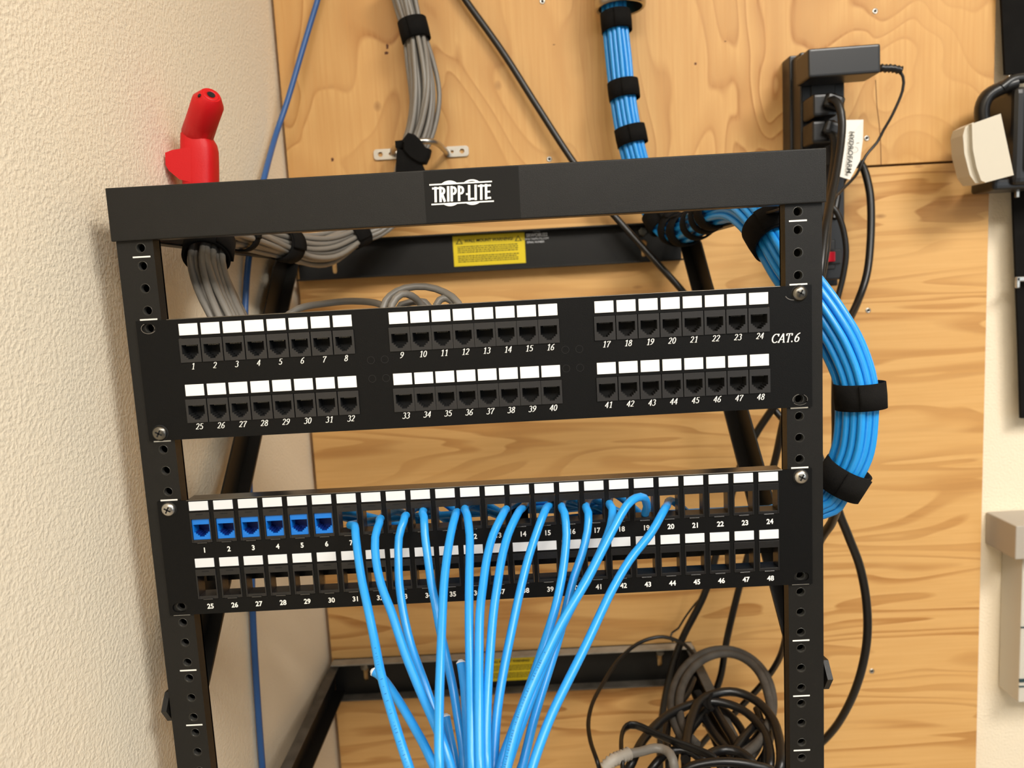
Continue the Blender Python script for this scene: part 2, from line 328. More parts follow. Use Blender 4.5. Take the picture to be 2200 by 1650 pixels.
# top bar
b = MB(); b.use(M['rack'])
b.box(-251.5, 251.5, -3, -.4, 11.5, 48.5, .9); b.box(-250.8, 250.8, -1, 34, 46.2, 48.3, .6); b.box(-250.5, 250.5, -1, 12, 11.7, 13.4, .4)
for sgn in (-1, 1): x = sorted((sgn*251.4, sgn*249.6)); b.box(x[0], x[1], -2, 34, 12.5, 47.5, .4)
bar = b.build('top_bar', None, rk)
b = MB(); b.use(M['badge']).box(-28.2, 38, -3.25, -2.9, 12.3, 47.7); bd = b.build('name_badge', None, bar)
# logo: two rules, two circles cut by them, block capitals between
b = MB(); yl = -3.4
def seg(cx, cz, r, zc, up, ring=0):
    a = math.degrees(math.asin(min(1, (abs(zc-cz))/r))); a0, a1 = (a, 180-a) if up else (180+a, 360-a)
    o = arc(cx, cz, r, r, a0, a1, 20)
    if not ring: b.add([(x, yl, z) for x, z in o], [list(range(len(o)))])
    else:
        r2 = r-ring; a = math.degrees(math.asin(min(1, (abs(zc-cz))/r2))); a0, a1 = (a, 180-a) if up else (180+a, 360-a); i = arc(cx, cz, r2, r2, a0, a1, 20); n = 21
        b.add([(x, yl, z) for x, z in o+i], [[k, k+1, n+k+1, n+k] for k in range(20)])
zt, zb = 38.0, 25.2
b.box(-24.6, 19.2, yl-.02, yl+.1, zt-.3, zt+.75); b.box(-24.0, 19.8, yl-.02, yl+.1, zb-.95, zb+.1)
seg(-10.6, 31.7, 8.8, zt+.6, True); seg(-10.6, 31.7, 8.8, zb-.8, False); seg(5, 31.7, 8.8, zt+.6, True, 1.2); seg(5, 31.7, 8.8, zb-.8, False, 1.2)
BL = {'T': ([[(0, .9), (.5, .9)], [(.25, 0), (.25, 1)]], .5), 'R': ([[(.1, 0), (.1, 1)], arc(.2, .71, .17, .19, 90, -90, 8), [(.1, .9), (.22, .9)], [(.1, .52), (.22, .52)], [(.22, .5), (.42, 0)]], .56),
      'I': ([[(.1, 0), (.1, 1)]], .25), 'P': ([[(.1, 0), (.1, 1)], [(.1, .9), (.22, .9)], [(.1, .48), (.22, .48)], arc(.22, .69, .17, .21, 90, -90, 8)], .53),
      '-': ([[(.06, .42), (.2, .42)]], .2), 'L': ([[(.1, 0), (.1, 1)], [(.1, .1), (.46, .1)]], .47), 'E': ([[(.1, 0), (.1, 1)], [(.1, .9), (.46, .9)], [(.1, .5), (.4, .5)], [(.1, .1), (.46, .1)]], .5)}
cx = -23.3; hh = 10.6; tot = sum(BL[c][1] for c in 'TRIPP-LITE'); sc = 41.6/(tot*hh)
for ch in 'TRIPP-LITE':
    for st in BL[ch][0]: pen(b, [(q[0]*sc, q[1]) for q in st], cx, yl, 26.1, hh, .165, .13, .05)
    cx += BL[ch][1]*hh*sc
b.build('logo', M['ink'], bd)
# side arms, diagonal braces, wall bars
for sgn in (-1, 1):
    xs = lambda a, c: sorted((sgn*a, sgn*c))
    b = MB(); x = xs(246.8, 249); b.box(x[0], x[1], 4, 449, 12, 44, .4); x = xs(238, 249); b.box(x[0], x[1], 4, 449, 12, 14, .4); b.build('side_arm', M['rack'], rk)
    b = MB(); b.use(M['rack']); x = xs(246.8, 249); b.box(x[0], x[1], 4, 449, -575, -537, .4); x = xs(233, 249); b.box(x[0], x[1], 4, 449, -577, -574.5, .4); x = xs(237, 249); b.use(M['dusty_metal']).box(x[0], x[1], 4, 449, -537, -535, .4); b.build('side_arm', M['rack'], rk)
    # diagonal brace in the side plane
    b = MB()
    def prism(b, q, xa, xb):
        n = len(q); v = [(xa, y, z) for y, z in q]+[(xb, y, z) for y, z in q]; b.add(v, [list(range(n)), list(range(n, 2*n))]+[[i, (i+1) % n, n+(i+1) % n, n+i] for i in range(n)])
    prism(b, [(442, 28), (40, -352), (9, -350), (9, -336), (318, -38), (358, 4), (400, 28)], *xs(249.6, 251.2))
    prism(b, [(442, 28), (40, -352), (38, -350), (440, 30)], *xs(238, 251))
    xa, xb = xs(251.4, 255.5); q = [Vector((0, 40, -335)), Vector((0, 6, -331)), Vector((0, -3, -342)), Vector((0, 5, -354)), Vector((0, 40, -352))]
    n = 5; v = [(xa, c.y, c.z) for c in q]+[(xb, c.y, c.z) for c in q]; b.add(v, [list(range(n)), list(range(n, 2*n))]+[[i, (i+1) % n, n+(i+1) % n, n+i] for i in range(n)])
    b.build('brace', M['rack'], rk)
def keyhole(x, z): return [(x+4.8*math.cos(math.radians(a)), z+4.8*math.sin(math.radians(a))) for a in range(-50, 231, 20)]+[(x-3.0, z-14), (x-1.8, z-16.5), (x+1.8, z-16.5), (x+3.0, z-14)]
bars = []
for z0, z1, hx, hz in ((-13, 36, (-200, 198), 11), (-583, -530, (-203, 202), -546)):
    b = MB(); b.use(M['rack']); plate(b, rect(-246, 246, z0, z1), [keyhole(x, hz) for x in hx], 447.5, 450.5)
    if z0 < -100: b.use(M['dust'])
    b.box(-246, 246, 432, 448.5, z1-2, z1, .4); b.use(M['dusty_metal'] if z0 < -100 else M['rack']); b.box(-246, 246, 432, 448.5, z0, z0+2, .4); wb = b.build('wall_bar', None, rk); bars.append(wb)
    for x in hx: b = MB(); b.lathe((x-(1.5 if z0 > -100 else 0), 447.4, hz+(15 if z0 > -100 else 6)), (0, -1, 0), [(6.4, 0), (6.4, 3), (5.4, 4.6), (0.01, 5)], 6, False); b.build('lag_bolt', M['darksteel'], wb)
for z0, z1 in ((-600, -560),):
    b = MB(); b.box(-251.5, 251.5, -3, -.5, z0, z1, .8); b.box(-251, 251, -.5, 34, z0, z0+2, .4); b.build('bottom_bar', M['rack'], rk)
# warning label on upper wall bar
c0 = at(972, 508, 447); c1 = at(1130, 568, 447)
lx0, lx1, lz1, lz0 = c0.x, c1.x, c0.z, at(977, 573, 447).z
def warn_label(x0, x1, z0, z1, par):
    b = MB(); b.use(M['yellow']).box(x0, x1, 447.1, 447.6, z0, z1); b.use(M['blackink'])
    w = x1-x0; h = z1-z0; y = 446.95
    for tx in (x0+.09*w, x1-.09*w): b.add([(tx-.05*w, y, z1-.27*h), (tx+.05*w, y, z1-.27*h), (tx, y, z1-.08*h)], [[0, 1, 2]])
    b.use(M['yellow'])
    for tx in (x0+.09*w, x1-.09*w): b.add([(tx-.03*w, y-.1, z1-.25*h), (tx+.03*w, y-.1, z1-.25*h), (tx, y-.1, z1-.12*h)], [[0, 1, 2]])
    b.use(M['blackink']); text(b, 'WALL MOUNT WARNING!', (x0+x1)/2, y, z1-.22*h, h*.135, 1.0, .03)
    for r in range(9):
        if r == 4: continue
        zz_ = z1-(.36+r*.062)*h; xx = x0+.06*w; end = x1-.08*w-random.random()*.05*w
        while xx < end:
            l = random.uniform(1.2, 4.5); b.box(xx, min(xx+l, end), y-.02, y+.05, zz_-.014*h, zz_+.014*h); xx += l+random.uniform(.5, .9)
    b.build('warning_label', None, par)
warn_label(lx0, lx1, lz0, lz1, bars[0])
b = MB(); x = at(1153, 500, 447).x; z = at(1153, 500, 447).z
for t, dz, s, bo in (('MODEL:', 1, 2.9, 0), ('SRWO8U22', -4.6, 5.6, .03), ('WWW.TRIPPLITE.COM', -8.6, 3.5, 0), ('SERIAL NUMBER', -12.6, 3.3, 0)): text(b, t, x+(0 if dz > -8 else -2), 447.1, z+dz, s, .95, bo)
b.build('model_markings', M['coolwhite'], bars[0])
p = at(1095, 1430, 447); warn_label(p.x-44, p.x+44, -572, -538, bars[1])
# ================================================================= PATCH PANEL WITH BLACK JACKS
p1 = tag(empty('patch_panel', 0, 0, -132.6), 'upper black 48-port patch panel with black jacks and italic white numbers', 'patch panel')
def ears(b, z0, z1, holes):
    for sgn in (-1, 1):
        x = sorted((sgn*222, sgn*241.3))
slot = lambda x, z: rrect(x-5.6, x+5.6, z-3.4, z+3.4, 3.3)
GRP = [(-210.9, 15.82), (-60.0, 15.27), (86.9, 15.68)]
zt1, zb1 = -45.2, -132.6
groups = []
for g0, pt in GRP: 
    for zr in (-59.2, -103.2): groups.append(rect(g0-.9, g0+7*pt+14.6, zr-17.5, zr))
b = MB(); b.use(M['panel'])
sl = [slot(s*HC, z) for s in (-1, 1) for z in (-50.8, -127.0)]
plate(b, rect(-241.3, 241.3, zb1, zt1), groups+sl, -1.8, -.1)
b.use(M['gloss']).box(-219, 219, -1.7, 11, zt1-1.5, zt1+.05, .6); b.use(M['panel']); b.box(-219, 219, -1.6, 11, zb1-.05, zb1+1.5, .4)
b.use(M['darksteel']).tube([(-219, -1.9, zt1), (219, -1.9, zt1)], .32, 8); fp = b.build('faceplate', None, p1)  # thin metal rod added along the top edge to stand in for its highlight
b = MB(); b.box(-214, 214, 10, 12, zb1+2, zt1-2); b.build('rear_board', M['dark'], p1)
def jack_mesh(w, mt, cav, depth, z_top, y0):   # RJ45 jack: front with stepped opening, hollow behind
    b = MB(); b.use(mt); h = w/2
    # stepped opening outline (clockwise) relative to (0, 0) = top centre of the jack face
    T = [(-5.9, -4.6), (5.9, -4.6), (5.9, -11.2), (4.6, -11.2), (4.6, -12.5), (3.2, -12.5), (3.2, -13.8), (1.9, -13.8), (1.9, -15.0), (-1.9, -15.0), (-1.9, -13.8), (-3.2, -13.8), (-3.2, -12.5), (-4.6, -12.5), (-4.6, -11.2), (-5.9, -11.2)]
    plate(b, rect(-h, h, -17.2, 0), [T], y0, y0+1.2)
    n = len(T); vs = [(x, y0+1.1, z) for x, z in T]+[(x, y0+depth, z) for x, z in T]
    b.use(cav); b.add(vs, [[i, (i+1) % n, n+(i+1) % n, n+i] for i in range(n)]+[list(range(n, 2*n))])
    b.use(mt); b.box(-h, -h+.8, y0+1, y0+9, -17.2, 0); b.box(h-.8, h, y0+1, y0+9, -17.2, 0); b.box(-h, h, y0+1, y0+9, -.8, 0); b.box(-h, h, y0+1, y0+9, -17.2, -16.4)
    b.use(M['thread'])
    for k in range(8): b.box(-3.6+k*1.0, -3.3+k*1.0, y0+3, y0+depth-.5, -5.6, -4.7)
    return b
jb = jack_mesh(15.0, M['jackblack'], M['dark'], 9.5, 0, -2.6)
jb.v = [v+Vector((GRP[0][0]+6.9, 0, -59.4)) for v in jb.v]; j0 = jb.build('jack', None, p1)
b = MB(); b.box(-6.75, 6.75, -2.3, -1.7, -57, -48.7, .15); b.v = [v+Vector((GRP[0][0]+6.9, 0, 0)) for v in b.v]; l0 = b.build('port_label', M['white'], p1)
nb = MB(); num = 1
for row, zr in ((0, 0), (1, -44.0)):
    for g0, pt in GRP:
        for k in range(8):
            dx = g0+k*pt-GRP[0][0]
            if num > 1: copy_part(j0, p1, dx, 0, zr); copy_part(l0, p1, dx, 0, zr)
            nb = MB(); serif(nb, str(num), g0+k*pt+7.2, -1.95, -81.8+zr, 4.5); nb.build('printed_number', M['ink'], fp); num += 1
nb = MB(); serif(nb, 'CAT.6', 222, -1.95, -85.2, 6.6); nb.build('printed_marking', M['ink'], fp)
def rack_screw(x, z, m, par, r=5.4, y=-1.9):
    b = MB(); b.use(m).lathe((x, y, z), (0, -1, 0), [(r, 0), (r, .8), (r*.86, 2.0), (r*.55, 2.8), (0.01, 3.1)], 20)
    b.use(M['dark']); rt = Matrix.Rotation(.5, 3, 'Y')
    for a in (0, 1):
        w, h = (2.6, .5) if a else (.5, 2.6); b.box(x-w, x+w, y-3.3, y-2.2, z-h, z+h, rot=rt, piv=(x, y, z))
    b.lathe((x, y+.3, z), (0, -1, 0), [(r*1.12, 0), (r*1.1, .5), (r*.8, .55)], 20)
    b.build('screw', None, par)
def scuff(par, x, z, arcs):
    b = MB()
    for r, a0, a1, w in arcs: pen(b, arc(0, 0, r, r*.72, a0, a1, 14), x, -1.93, z, 1, w, w)
    b.build('slot_wear_marks', M['wear'], par)
rack_screw(-HC, -127, M['darksteel'], p1); rack_screw(HC, -50.8, M['darksteel'], p1)
scuff(p1, -HC, -50.8, [(5.2, 120, 330, .45), (4.4, 350, 400, .3)]); scuff(p1, HC, -127, [(5.3, 100, 200, .5), (5.6, 215, 320, .35), (5.2, -20, 60, .4)]); scuff(p1, HC-4, -50.8, [(6.2, 200, 290, .6)])
for x in (-76, -66, 65, 75):
    for z in (-82, -95.5): b = MB(); pen(b, arc(0, 0, 2.6, 2.6, 0, 360, 20), x+(1 if x < 0 else 0), -1.86, z, 1, .2, .2); b.build('rivet', M['jackblack'], fp)
# ================================================================= KEYSTONE PATCH PANEL
p2 = tag(empty('patch_panel', 0, 0, -266.2), 'lower black keystone patch panel with six blue jacks and blue cables through empty ports', 'patch panel')
KP = 18.22; K0 = -210.3; ROW = (-179.3, -222.9)
zt2, zb2 = -178.4, -266.2
holes = [rect(K0+k*KP-7.7, K0+k*KP+7.7, zr-32.0, zr-8.2) for zr in ROW for k in range(24)]
sl = [slot(s*HC, z) for s in (-1, 1) for z in (-184.2, -260.4)]
b = MB(); b.use(M['panel']); plate(b, rect(-240.8, 240.8, zb2, zt2), holes+sl, -1.8, -.1)
b.use(M['gloss']).box(-219.5, 219.5, -1.7, 13, zt2-1.4, zt2+.1, .6); b.use(M['panel']); b.box(-219.5, 219.5, -1.6, 8, zb2, zb2+1.2, .4)
b.use(M['darksteel']).tube([(-219, -1.9, zt2), (219, -1.9, zt2)], .32, 8); fp2 = b.build('faceplate', None, p2)  # edge highlight put in as a metal rod here too
b = MB(); b.box(-217, 217, 14, 16, -246.5, -227); b.build('rear_brace', M['rack'], p2)
def keyframe(zr):
    b = MB(); b.use(M['plastic']); x = K0; w = 7.6
    b.box(x-w, x+w, -2.4, 1.2, zr-13.6, zr-8.4, .3)                      # tab with slot
    b.use(M['dark']).box(x-2.6, x+2.6, -2.55, -2.2, zr-10.4, zr-9.7)
    b.use(M['plastic']); b.box(x-w, x-w+1.0, -2.2, 9.5, zr-31.6, zr-8.6, .2); b.box(x+w-1.0, x+w, -2.2, 9.5, zr-31.6, zr-8.6, .2)
    b.box(x-w, x+w, 5, 9.5, zr-14.6, zr-13.2); b.box(x-w, x+w, -1.9, 11, zr-31.8, zr-29.4, .3)
    b.use(M['gloss']).tube([(x-3.6, -2.2, zr-31.7), (x+3.6, -2.2, zr-31.7)], .55, 10)
    return b
kf0 = keyframe(ROW[0]).build('keystone_frame', None, p2)
b = MB(); b.box(K0-7.1, K0+7.1, -2.4, -1.7, ROW[0]-6.9, ROW[0]-.1, .15); kl0 = b.build('port_label', M['coolwhite'], p2)
nb = MB()
for r, zr in enumerate(ROW):
    for k in range(24):
        if r or k: copy_part(kf0, p2, k*KP, 0, zr-ROW[0]); copy_part(kl0, p2, k*KP, 0, zr-ROW[0])
        nb = MB(); text(nb, str(r*24+k+1), K0+k*KP+.9, -1.95, zr-39.2, 5.3, .95, .03); nb.build('printed_number', M['ink'], fp2)
rack_screw(-HC, -184.2, M['steel'], p2, 5.2); rack_screw(HC, -184.2, M['steel'], p2, 5.2)
nth = ['first', 'second', 'third', 'fourth', 'fifth', 'sixth']
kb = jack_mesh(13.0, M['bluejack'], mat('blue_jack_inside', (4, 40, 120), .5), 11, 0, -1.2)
proto = None
for k in range(6):
    q = MB(); q.mats = kb.mats; q.v = [Vector((v.x*1.0, v.y, v.z*.91))+Vector((K0+k*KP, 0, ROW[0]-13.7)) for v in kb.v]; q.f = kb.f; q.mi = kb.mi; q.sm = kb.sm
    if proto is None: proto = q.build('keystone_jack'); o = proto
    else: o = proto.copy(); C.objects.link(o); o.location = proto.location+Vector((k*KP/1000, 0, 0))
    tag(o, 'blue keystone jack above printed number %d, %s from the left in the lower panel' % (k+1, nth[k]), 'network jack', 'blue keystone jacks')
# ================================================================= CABLES
def one_cable(P, r, m, name='cable', label='', cat='cable', group=None, step=6, flat=1.0, n=10, extra=None):
    pts = path(P, step) if not isinstance(P[0], Vector) else P
    b = MB(); b.use(m).tube(pts, r, n, True, flat); 
    if extra: extra(b, pts)
    return tag(b.build(name), label, cat, group)
def hexoff(N, d):
    L_ = [(d*(i+.5*(j % 2)), d*j*.866) for i in range(-5, 6) for j in range(-5, 6)]
    cx = .25*d; L_ = [(x-cx, y) for x, y in L_]; L_.sort(key=lambda q: q[0]**2+q[1]**2); return L_[:N]
def bundle(P, N, rc, twist=0.0, wob=0.0, step=8):
    # P: (px, py, Y, spread, flatten) ; returns list of centre paths (one per cable) and the core frames
    Q = [tuple(at(a, b_, c))+(s, f) for a, b_, c, s, f in P]; sp = spline(Q, step); core = [Vector(q[:3]) for q in sp]; fr = frames(core)
    offs = hexoff(N, 2*rc*.98); out = []
    for (u, v) in offs:
        ph = random.random()*6.28; ph2 = random.random()*6.28; L_ = []; s_ = 0
        for i, ((p_, T, A, B), q) in enumerate(zip(fr, sp)):
            if i: s_ += (core[i]-core[i-1]).length
            a = twist*s_/100; uu = u*math.cos(a)-v*math.sin(a); vv = u*math.sin(a)+v*math.cos(a)
            uu += wob*math.sin(s_/38+ph); vv += wob*math.sin(s_/45+ph2)
            L_.append(p_+A*uu*q[3]*q[4]+B*vv*q[3])
        out.append(L_)
    return out, fr, sp
def strap(fr, sp, i, R, w, label, flat=None, group='hook-and-loop straps', tail=False, thick=1.3, tilt=0):
    c, T, A, B = fr[i]; f = sp[i][4] if flat is None else flat; R = (R-3.4)*sp[i][3]+3.0
    if tilt: 
        q = Matrix.Rotation(tilt, 3, B); T = q @ T; A = q @ A
    b = MB(); n = 40; vs = []
    for (rr, h) in ((R, -w/2), (R+thick, -w/2), (R+thick+.3, 0), (R+thick, w/2), (R, w/2), (R-.1, 0)):
        for k in range(n): a = 2*math.pi*k/n; vs.append(c+T*h+A*math.cos(a)*(rr*f)+B*math.sin(a)*rr)
    fs = [[j*n+k, j*n+(k+1) % n, ((j+1) % 6)*n+(k+1) % n, ((j+1) % 6)*n+k] for j in range(6) for k in range(n)]
    b.add(vs, fs, True)
    b2 = [];  # overlapping tail
    for j, (rr, h) in enumerate(((R+thick, -w/2+.6), (R+thick*1.9, -w/2+.6), (R+thick*1.9, w/2-.6), (R+thick, w/2-.6))):
        for k in range(13): a = 2.2+k*.1; b2.append(c+T*h+A*math.cos(a)*(rr*f)+B*math.sin(a)*rr)
    b.add(b2, [[j*13+k, j*13+k+1, ((j+1) % 4)*13+k+1, ((j+1) % 4)*13+k] for j in range(4) for k in range(12)]+[[0, 13, 26, 39], [12, 25, 38, 51]], True)
    return tag(b.build('cable_strap', M['velcro']), label, 'strap', group)
def near(fr, P):
    t = at(*P); return min(range(len(fr)), key=lambda i: (fr[i][0]-t).length)
# ---- grey bundle
GP = [(858, -60, 415, 1.05, 1), (872, 0, 415, 1.0, 1), (890, 66, 415, .88, 1), (903, 130, 412, 1.05, 1), (912, 200, 408, 1.12, 1), (905, 270, 405, 1.0, 1), (882, 340, 400, .9, .9), (858, 420, 395, .95, .9), (815, 475, 385, 1, .8), (765, 500, 370, .95, .8), (705, 532, 335, 1.15, .85), (655, 537, 300, 1.1, .85), (610, 524, 265, .95, .9),
      (560, 510, 220, .95, .9), (510, 500, 170, .85, .95), (470, 497, 125, .85, 1), (450, 520, 95, .85, 1), (445, 570, 75, .95, .9), (460, 620, 62, 1.0, .8), (485, 670, 52, 1.0, .7), (520, 735, 42, 1, .6)]
gc, gfr, gsp = bundle(GP, 24, 3.0, .30, 2.0)
for L_ in gc: one_cable(L_, 2.95, M['grey'], 'network_cable', 'grey network cable in the strapped bundle feeding the upper patch panel', 'cable', 'grey network cables', n=8)
strap(gfr, gsp, near(gfr, (890, 66, 415)), 18.6, 24, 'black strap around the grey bundle near the top of the plywood')
strap(gfr, gsp, near(gfr, (765, 500, 370)), 18.4, 20, 'black strap on the grey bundle just under the top bar, before the wall bar')
strap(gfr, gsp, near(gfr, (615, 525, 268)), 18.8, 24, 'black strap on the grey bundle at the left side arm, between two others', thick=2.2)
strap(gfr, gsp, near(gfr, (517, 502, 178)), 18.6, 12, 'narrow black strap on the grey bundle beside the ribbed strap')
strap(gfr, gsp, near(gfr, (447, 535, 88)), 18.9, 24, 'wide ribbed black strap where the grey bundle turns down to the upper panel', thick=2.4)
# loose grey cables behind the upper panel
rc = lambda P, lab, m='grey', r=2.9: one_cable(P, r, M[m], 'network_cable', lab, 'cable', 'loose grey cables behind the upper panel')
rc([(590, 700, 60), (640, 664, 70), (700, 652, 85), (760, 647, 90), (820, 655, 80), (850, 690, 60)], 'grey cable lying level just above the upper patch panel')
rc([(822, 700, 40), (824, 660, 45), (838, 636, 50), (870, 619, 55), (915, 616, 58), (955, 628, 55), (985, 652, 48), (1000, 700, 42)], 'largest grey cable loop peeking over the upper patch panel')
rc([(836, 700, 36), (842, 655, 40), (862, 632, 44), (885, 636, 50), (905, 655, 60), (930, 700, 60)], 'smaller grey cable loop inside the larger one above the upper panel')
rc([(932, 700, 50), (938, 655, 52), (952, 641, 54), (968, 645, 54), (985, 664, 50), (1000, 700, 45)], 'short grey cable arch at the right end of the grey loops')
rc([(845, 690, 62), (862, 655, 64), (905, 648, 66), (918, 655, 66), (945, 690, 60)], 'grey cable crossing behind the grey loops')
# D-ring
c = at(905, 322, PL); dr = tag(empty('cable_ring_bracket', c.x, 440, c.z), 'zinc cable ring bracket screwed to the plywood behind the grey bundle', 'bracket')
b = MB()
for sx in (-1, 1):
    cc = at(829 if sx < 0 else 982, 332 if sx < 0 else 326, PL)
    b = MB(); plate(b, rrect(cc.x-15, cc.x+15, cc.z-6.5, cc.z+6.5, 4), [circ(cc.x+sx*6.5, cc.z, 3.1, 14), circ(cc.x-sx*6, cc.z, 2.0, 12)], PL-2.8, PL-.2); b.build('mounting_foot', M['steel'], dr)
b = MB(); rp = [Vector(q[:3]) for q in spline([tuple(at(845, 330, PL-3)), tuple(at(845, 322, PL-25)), tuple(at(862, 308, PL-58)), tuple(at(900, 303, PL-72)), tuple(at(935, 306, PL-62)), tuple(at(955, 322, PL-30)), tuple(at(960, 329, PL-3))], 4)]
b.tube(rp, 3.6, 12); b.build('ring', M['steel'], dr)
b = MB()
def slab(b, px, Y, th):
    q = [at(x, y, Y) for x, y in px]; n = len(q); cc = sum(q, Vector())/n
    ring = [(cc+(v-cc)*.9, Y) for v in q]+[(v, Y+2) for v in q]+[(v, Y+th-2) for v in q]+[(cc+(v-cc)*.9, Y+th) for v in q]
    b.add([(v.x, yy, v.z) for v, yy in ring], [[k*n+i, k*n+(i+1) % n, (k+1)*n+(i+1) % n, (k+1)*n+i] for k in range(3) for i in range(n)]+[list(range(n)), list(range(3*n, 4*n))])
slab(b, [(876, 284), (890, 288), (903, 300), (914, 316), (925, 320), (922, 334), (914, 350), (900, 350), (880, 338), (866, 322), (866, 304), (862, 302)], 356, 16)
slab(b, [(852, 318), (866, 322), (884, 338), (904, 348), (912, 366), (906, 400), (848, 400), (850, 350)], 360, 20)
slab(b, [(848, 302), (864, 300), (870, 316), (854, 322), (849, 316)], 368, 20)
tag(b.build('cable_strap', M['velcro']), 'crumpled black strap tying the grey bundle to the metal ring bracket', 'strap', 'hook-and-loop straps')
# ---- conduit
c = at(1332, 0, 415); c.z = at(1332, 36, 445).z; b = MB(); b.lathe((c.x, 415, c.z), (0, 0, 1), [(26, 0), (26, 500)], 36); b.lathe((c.x, 415, c.z), (0, 0, 1), [(26, 0), (27.5, -1.2), (29.5, 0), (30.5, 4), (30.5, 22), (29, 24), (29, 700)], 36)
tag(b.build('conduit', M['steel']), 'round metal conduit end at the top with the blue bundle coming out', 'conduit')
# ---- blue bundle, conduit to right side of rack to lower panel
BP = [(1318, -160, 415, .95, 1), (1322, 0, 412, .9, 1), (1324, 48, 410, .92, 1), (1332, 120, 408, .98, 1), (1340, 195, 405, .95, 1), (1350, 260, 402, .95, 1), (1360, 310, 400, .95, 1), (1378, 375, 398, .95, 1), (1402, 430, 395, 1.0, 1), (1428, 480, 385, .95, 1), (1465, 495, 345, .9, 1), (1500, 478, 290, .88, 1), (1535, 453, 230, .88, 1), (1580, 440, 175, .95, 1), (1618, 458, 130, 1.0, 1),
      (1655, 505, 98, .95, 1), (1700, 575, 72, 1.0, 1), (1760, 650, 54, 1.05, 1), (1808, 725, 44, 1.05, 1), (1838, 790, 38, 1.02, 1), (1848, 850, 36, .95, 1), (1846, 920, 36, .98, 1), (1836, 975, 38, .95, 1), (1810, 1027, 42, .88, 1), (1785, 1058, 46, .85, 1), (1755, 1082, 50, .85, 1), (1722, 1094, 52, .85, 1), (1690, 1098, 52, .85, 1)]
NB = 24
bc, bfr, bsp = bundle(BP, NB, 3.0, 0.02, .35)
ports = list(range(6, 20))  # index of port each front cable leaves from
# front cable pixel traces (px, py, Y) after leaving the port
F = [
 [(752, 1128, 2), (762, 1130, -14), (764, 1150, -22), (770, 1200, -34), (779, 1255, -46), (790, 1305, -58), (804, 1373, -72), (817, 1441, -88), (831, 1495, -99), (847, 1550, -110), (864, 1605, -120), (884, 1665, -130), (905, 1740, -138)],
 [(820, 1112, 2), (815, 1124, -14), (806, 1155, -24), (808, 1205, -36), (820, 1260, -48), (842, 1318, -60), (869, 1400, -76), (902, 1482, -92), (930, 1545, -106), (955, 1605, -118), (975, 1670, -126), (985, 1740, -130)],
 [(875, 1105, 2), (868, 1118, -12), (857, 1155, -18), (856, 1205, -26), (858, 1255, -36), (867, 1318, -48), (883, 1386, -60), (912, 1468, -76), (938, 1545, -88), (958, 1610, -98), (970, 1740, -110)],
 [(910, 1095, 2), (911, 1112, -14), (913, 1150, -22), (920, 1205, -32), (927, 1255, -42), (936, 1300, -50), (947, 1360, -60), (961, 1420, -68), (974, 1482, -76), (985, 1550, -88), (995, 1620, -98), (1002, 1740, -110)],
 [(985, 1098, 2), (977, 1112, -16), (968, 1150, -28), (960, 1200, -42), (954, 1255, -56), (950, 1332, -74), (947, 1414, -92), (944, 1495, -108), (943, 1577, -124), (944, 1650, -136), (946, 1740, -148)],
 [(1000, 1090, 2), (1004, 1108, -16), (1009, 1150, -28), (1009, 1200, -42), (1008, 1255, -56), (1008, 1332, -74), (1010, 1441, -96), (1012, 1550, -118), (1014, 1650, -134), (1016, 1740, -146)],
 [(1090, 1092, 2), (1080, 1106, -16), (1059, 1150, -30), (1046, 1200, -44), (1038, 1255, -58), (1031, 1318, -74), (1029, 1414, -94), (1029, 1523, -116), (1031, 1650, -136), (1034, 1740, -148)],
 [(1122, 1092, 2), (1110, 1108, -16), (1091, 1150, -30), (1078, 1200, -44), (1069, 1255, -58), (1060, 1318, -72), (1052, 1414, -92), (1047, 1495, -108), (1045, 1580, -122), (1046, 1650, -132), (1047, 1740, -146)],
 [(1180, 1086, 2), (1169, 1102, -16), (1151, 1150, -28), (1135, 1200, -40), (1121, 1255, -52), (1104, 1332, -66), (1082, 1441, -86), (1069, 1523, -100), (1063, 1600, -112), (1060, 1670, -122), (1056, 1740, -134)],
 [(1206, 1086, 2), (1213, 1103, -14), (1217, 1150, -24), (1211, 1215, -38), (1203, 1262, -48), (1192, 1310, -58), (1174, 1368, -70), (1150, 1441, -86), (1120, 1523, -102), (1094, 1591, -114), (1074, 1650, -124), (1060, 1740, -134)],
 [(1258, 1086, 2), (1264, 1102, -12), (1262, 1142, -20), (1250, 1192, -28), (1233, 1240, -36), (1218, 1300, -46), (1204, 1359, -56), (1186, 1419, -66), (1166, 1482, -78), (1146, 1550, -92), (1124, 1640, -108), (1098, 1740, -120)],
 [(1308, 1080, 2), (1316, 1094, -14), (1312, 1130, -24), (1297, 1170, -32), (1276, 1215, -42), (1250, 1262, -50), (1225, 1310, -58), (1195, 1370, -70), (1165, 1440, -84), (1132, 1525, -100), (1108, 1591, -110), (1086, 1660, -120), (1068, 1740, -130)],
 [(1385, 1108, 6), (1390, 1090, -8), (1384, 1070, -22), (1366, 1070, -32), (1345, 1088, -40), (1320, 1132, -50), (1290, 1190, -62), (1259, 1250, -74), (1232, 1295, -84), (1196, 1359, -94), (1162, 1430, -106), (1128, 1509, -118), (1105, 1577, -128), (1088, 1650, -138), (1070, 1740, -146)],
 [(1432, 1088, 2), (1425, 1099, -16), (1398, 1146, -30), (1353, 1203, -46), (1318, 1262, -60), (1292, 1315, -70), (1259, 1386, -84), (1218, 1468, -100), (1185, 1536, -112), (1158, 1605, -124), (1138, 1665, -134), (1112, 1740, -144)]]
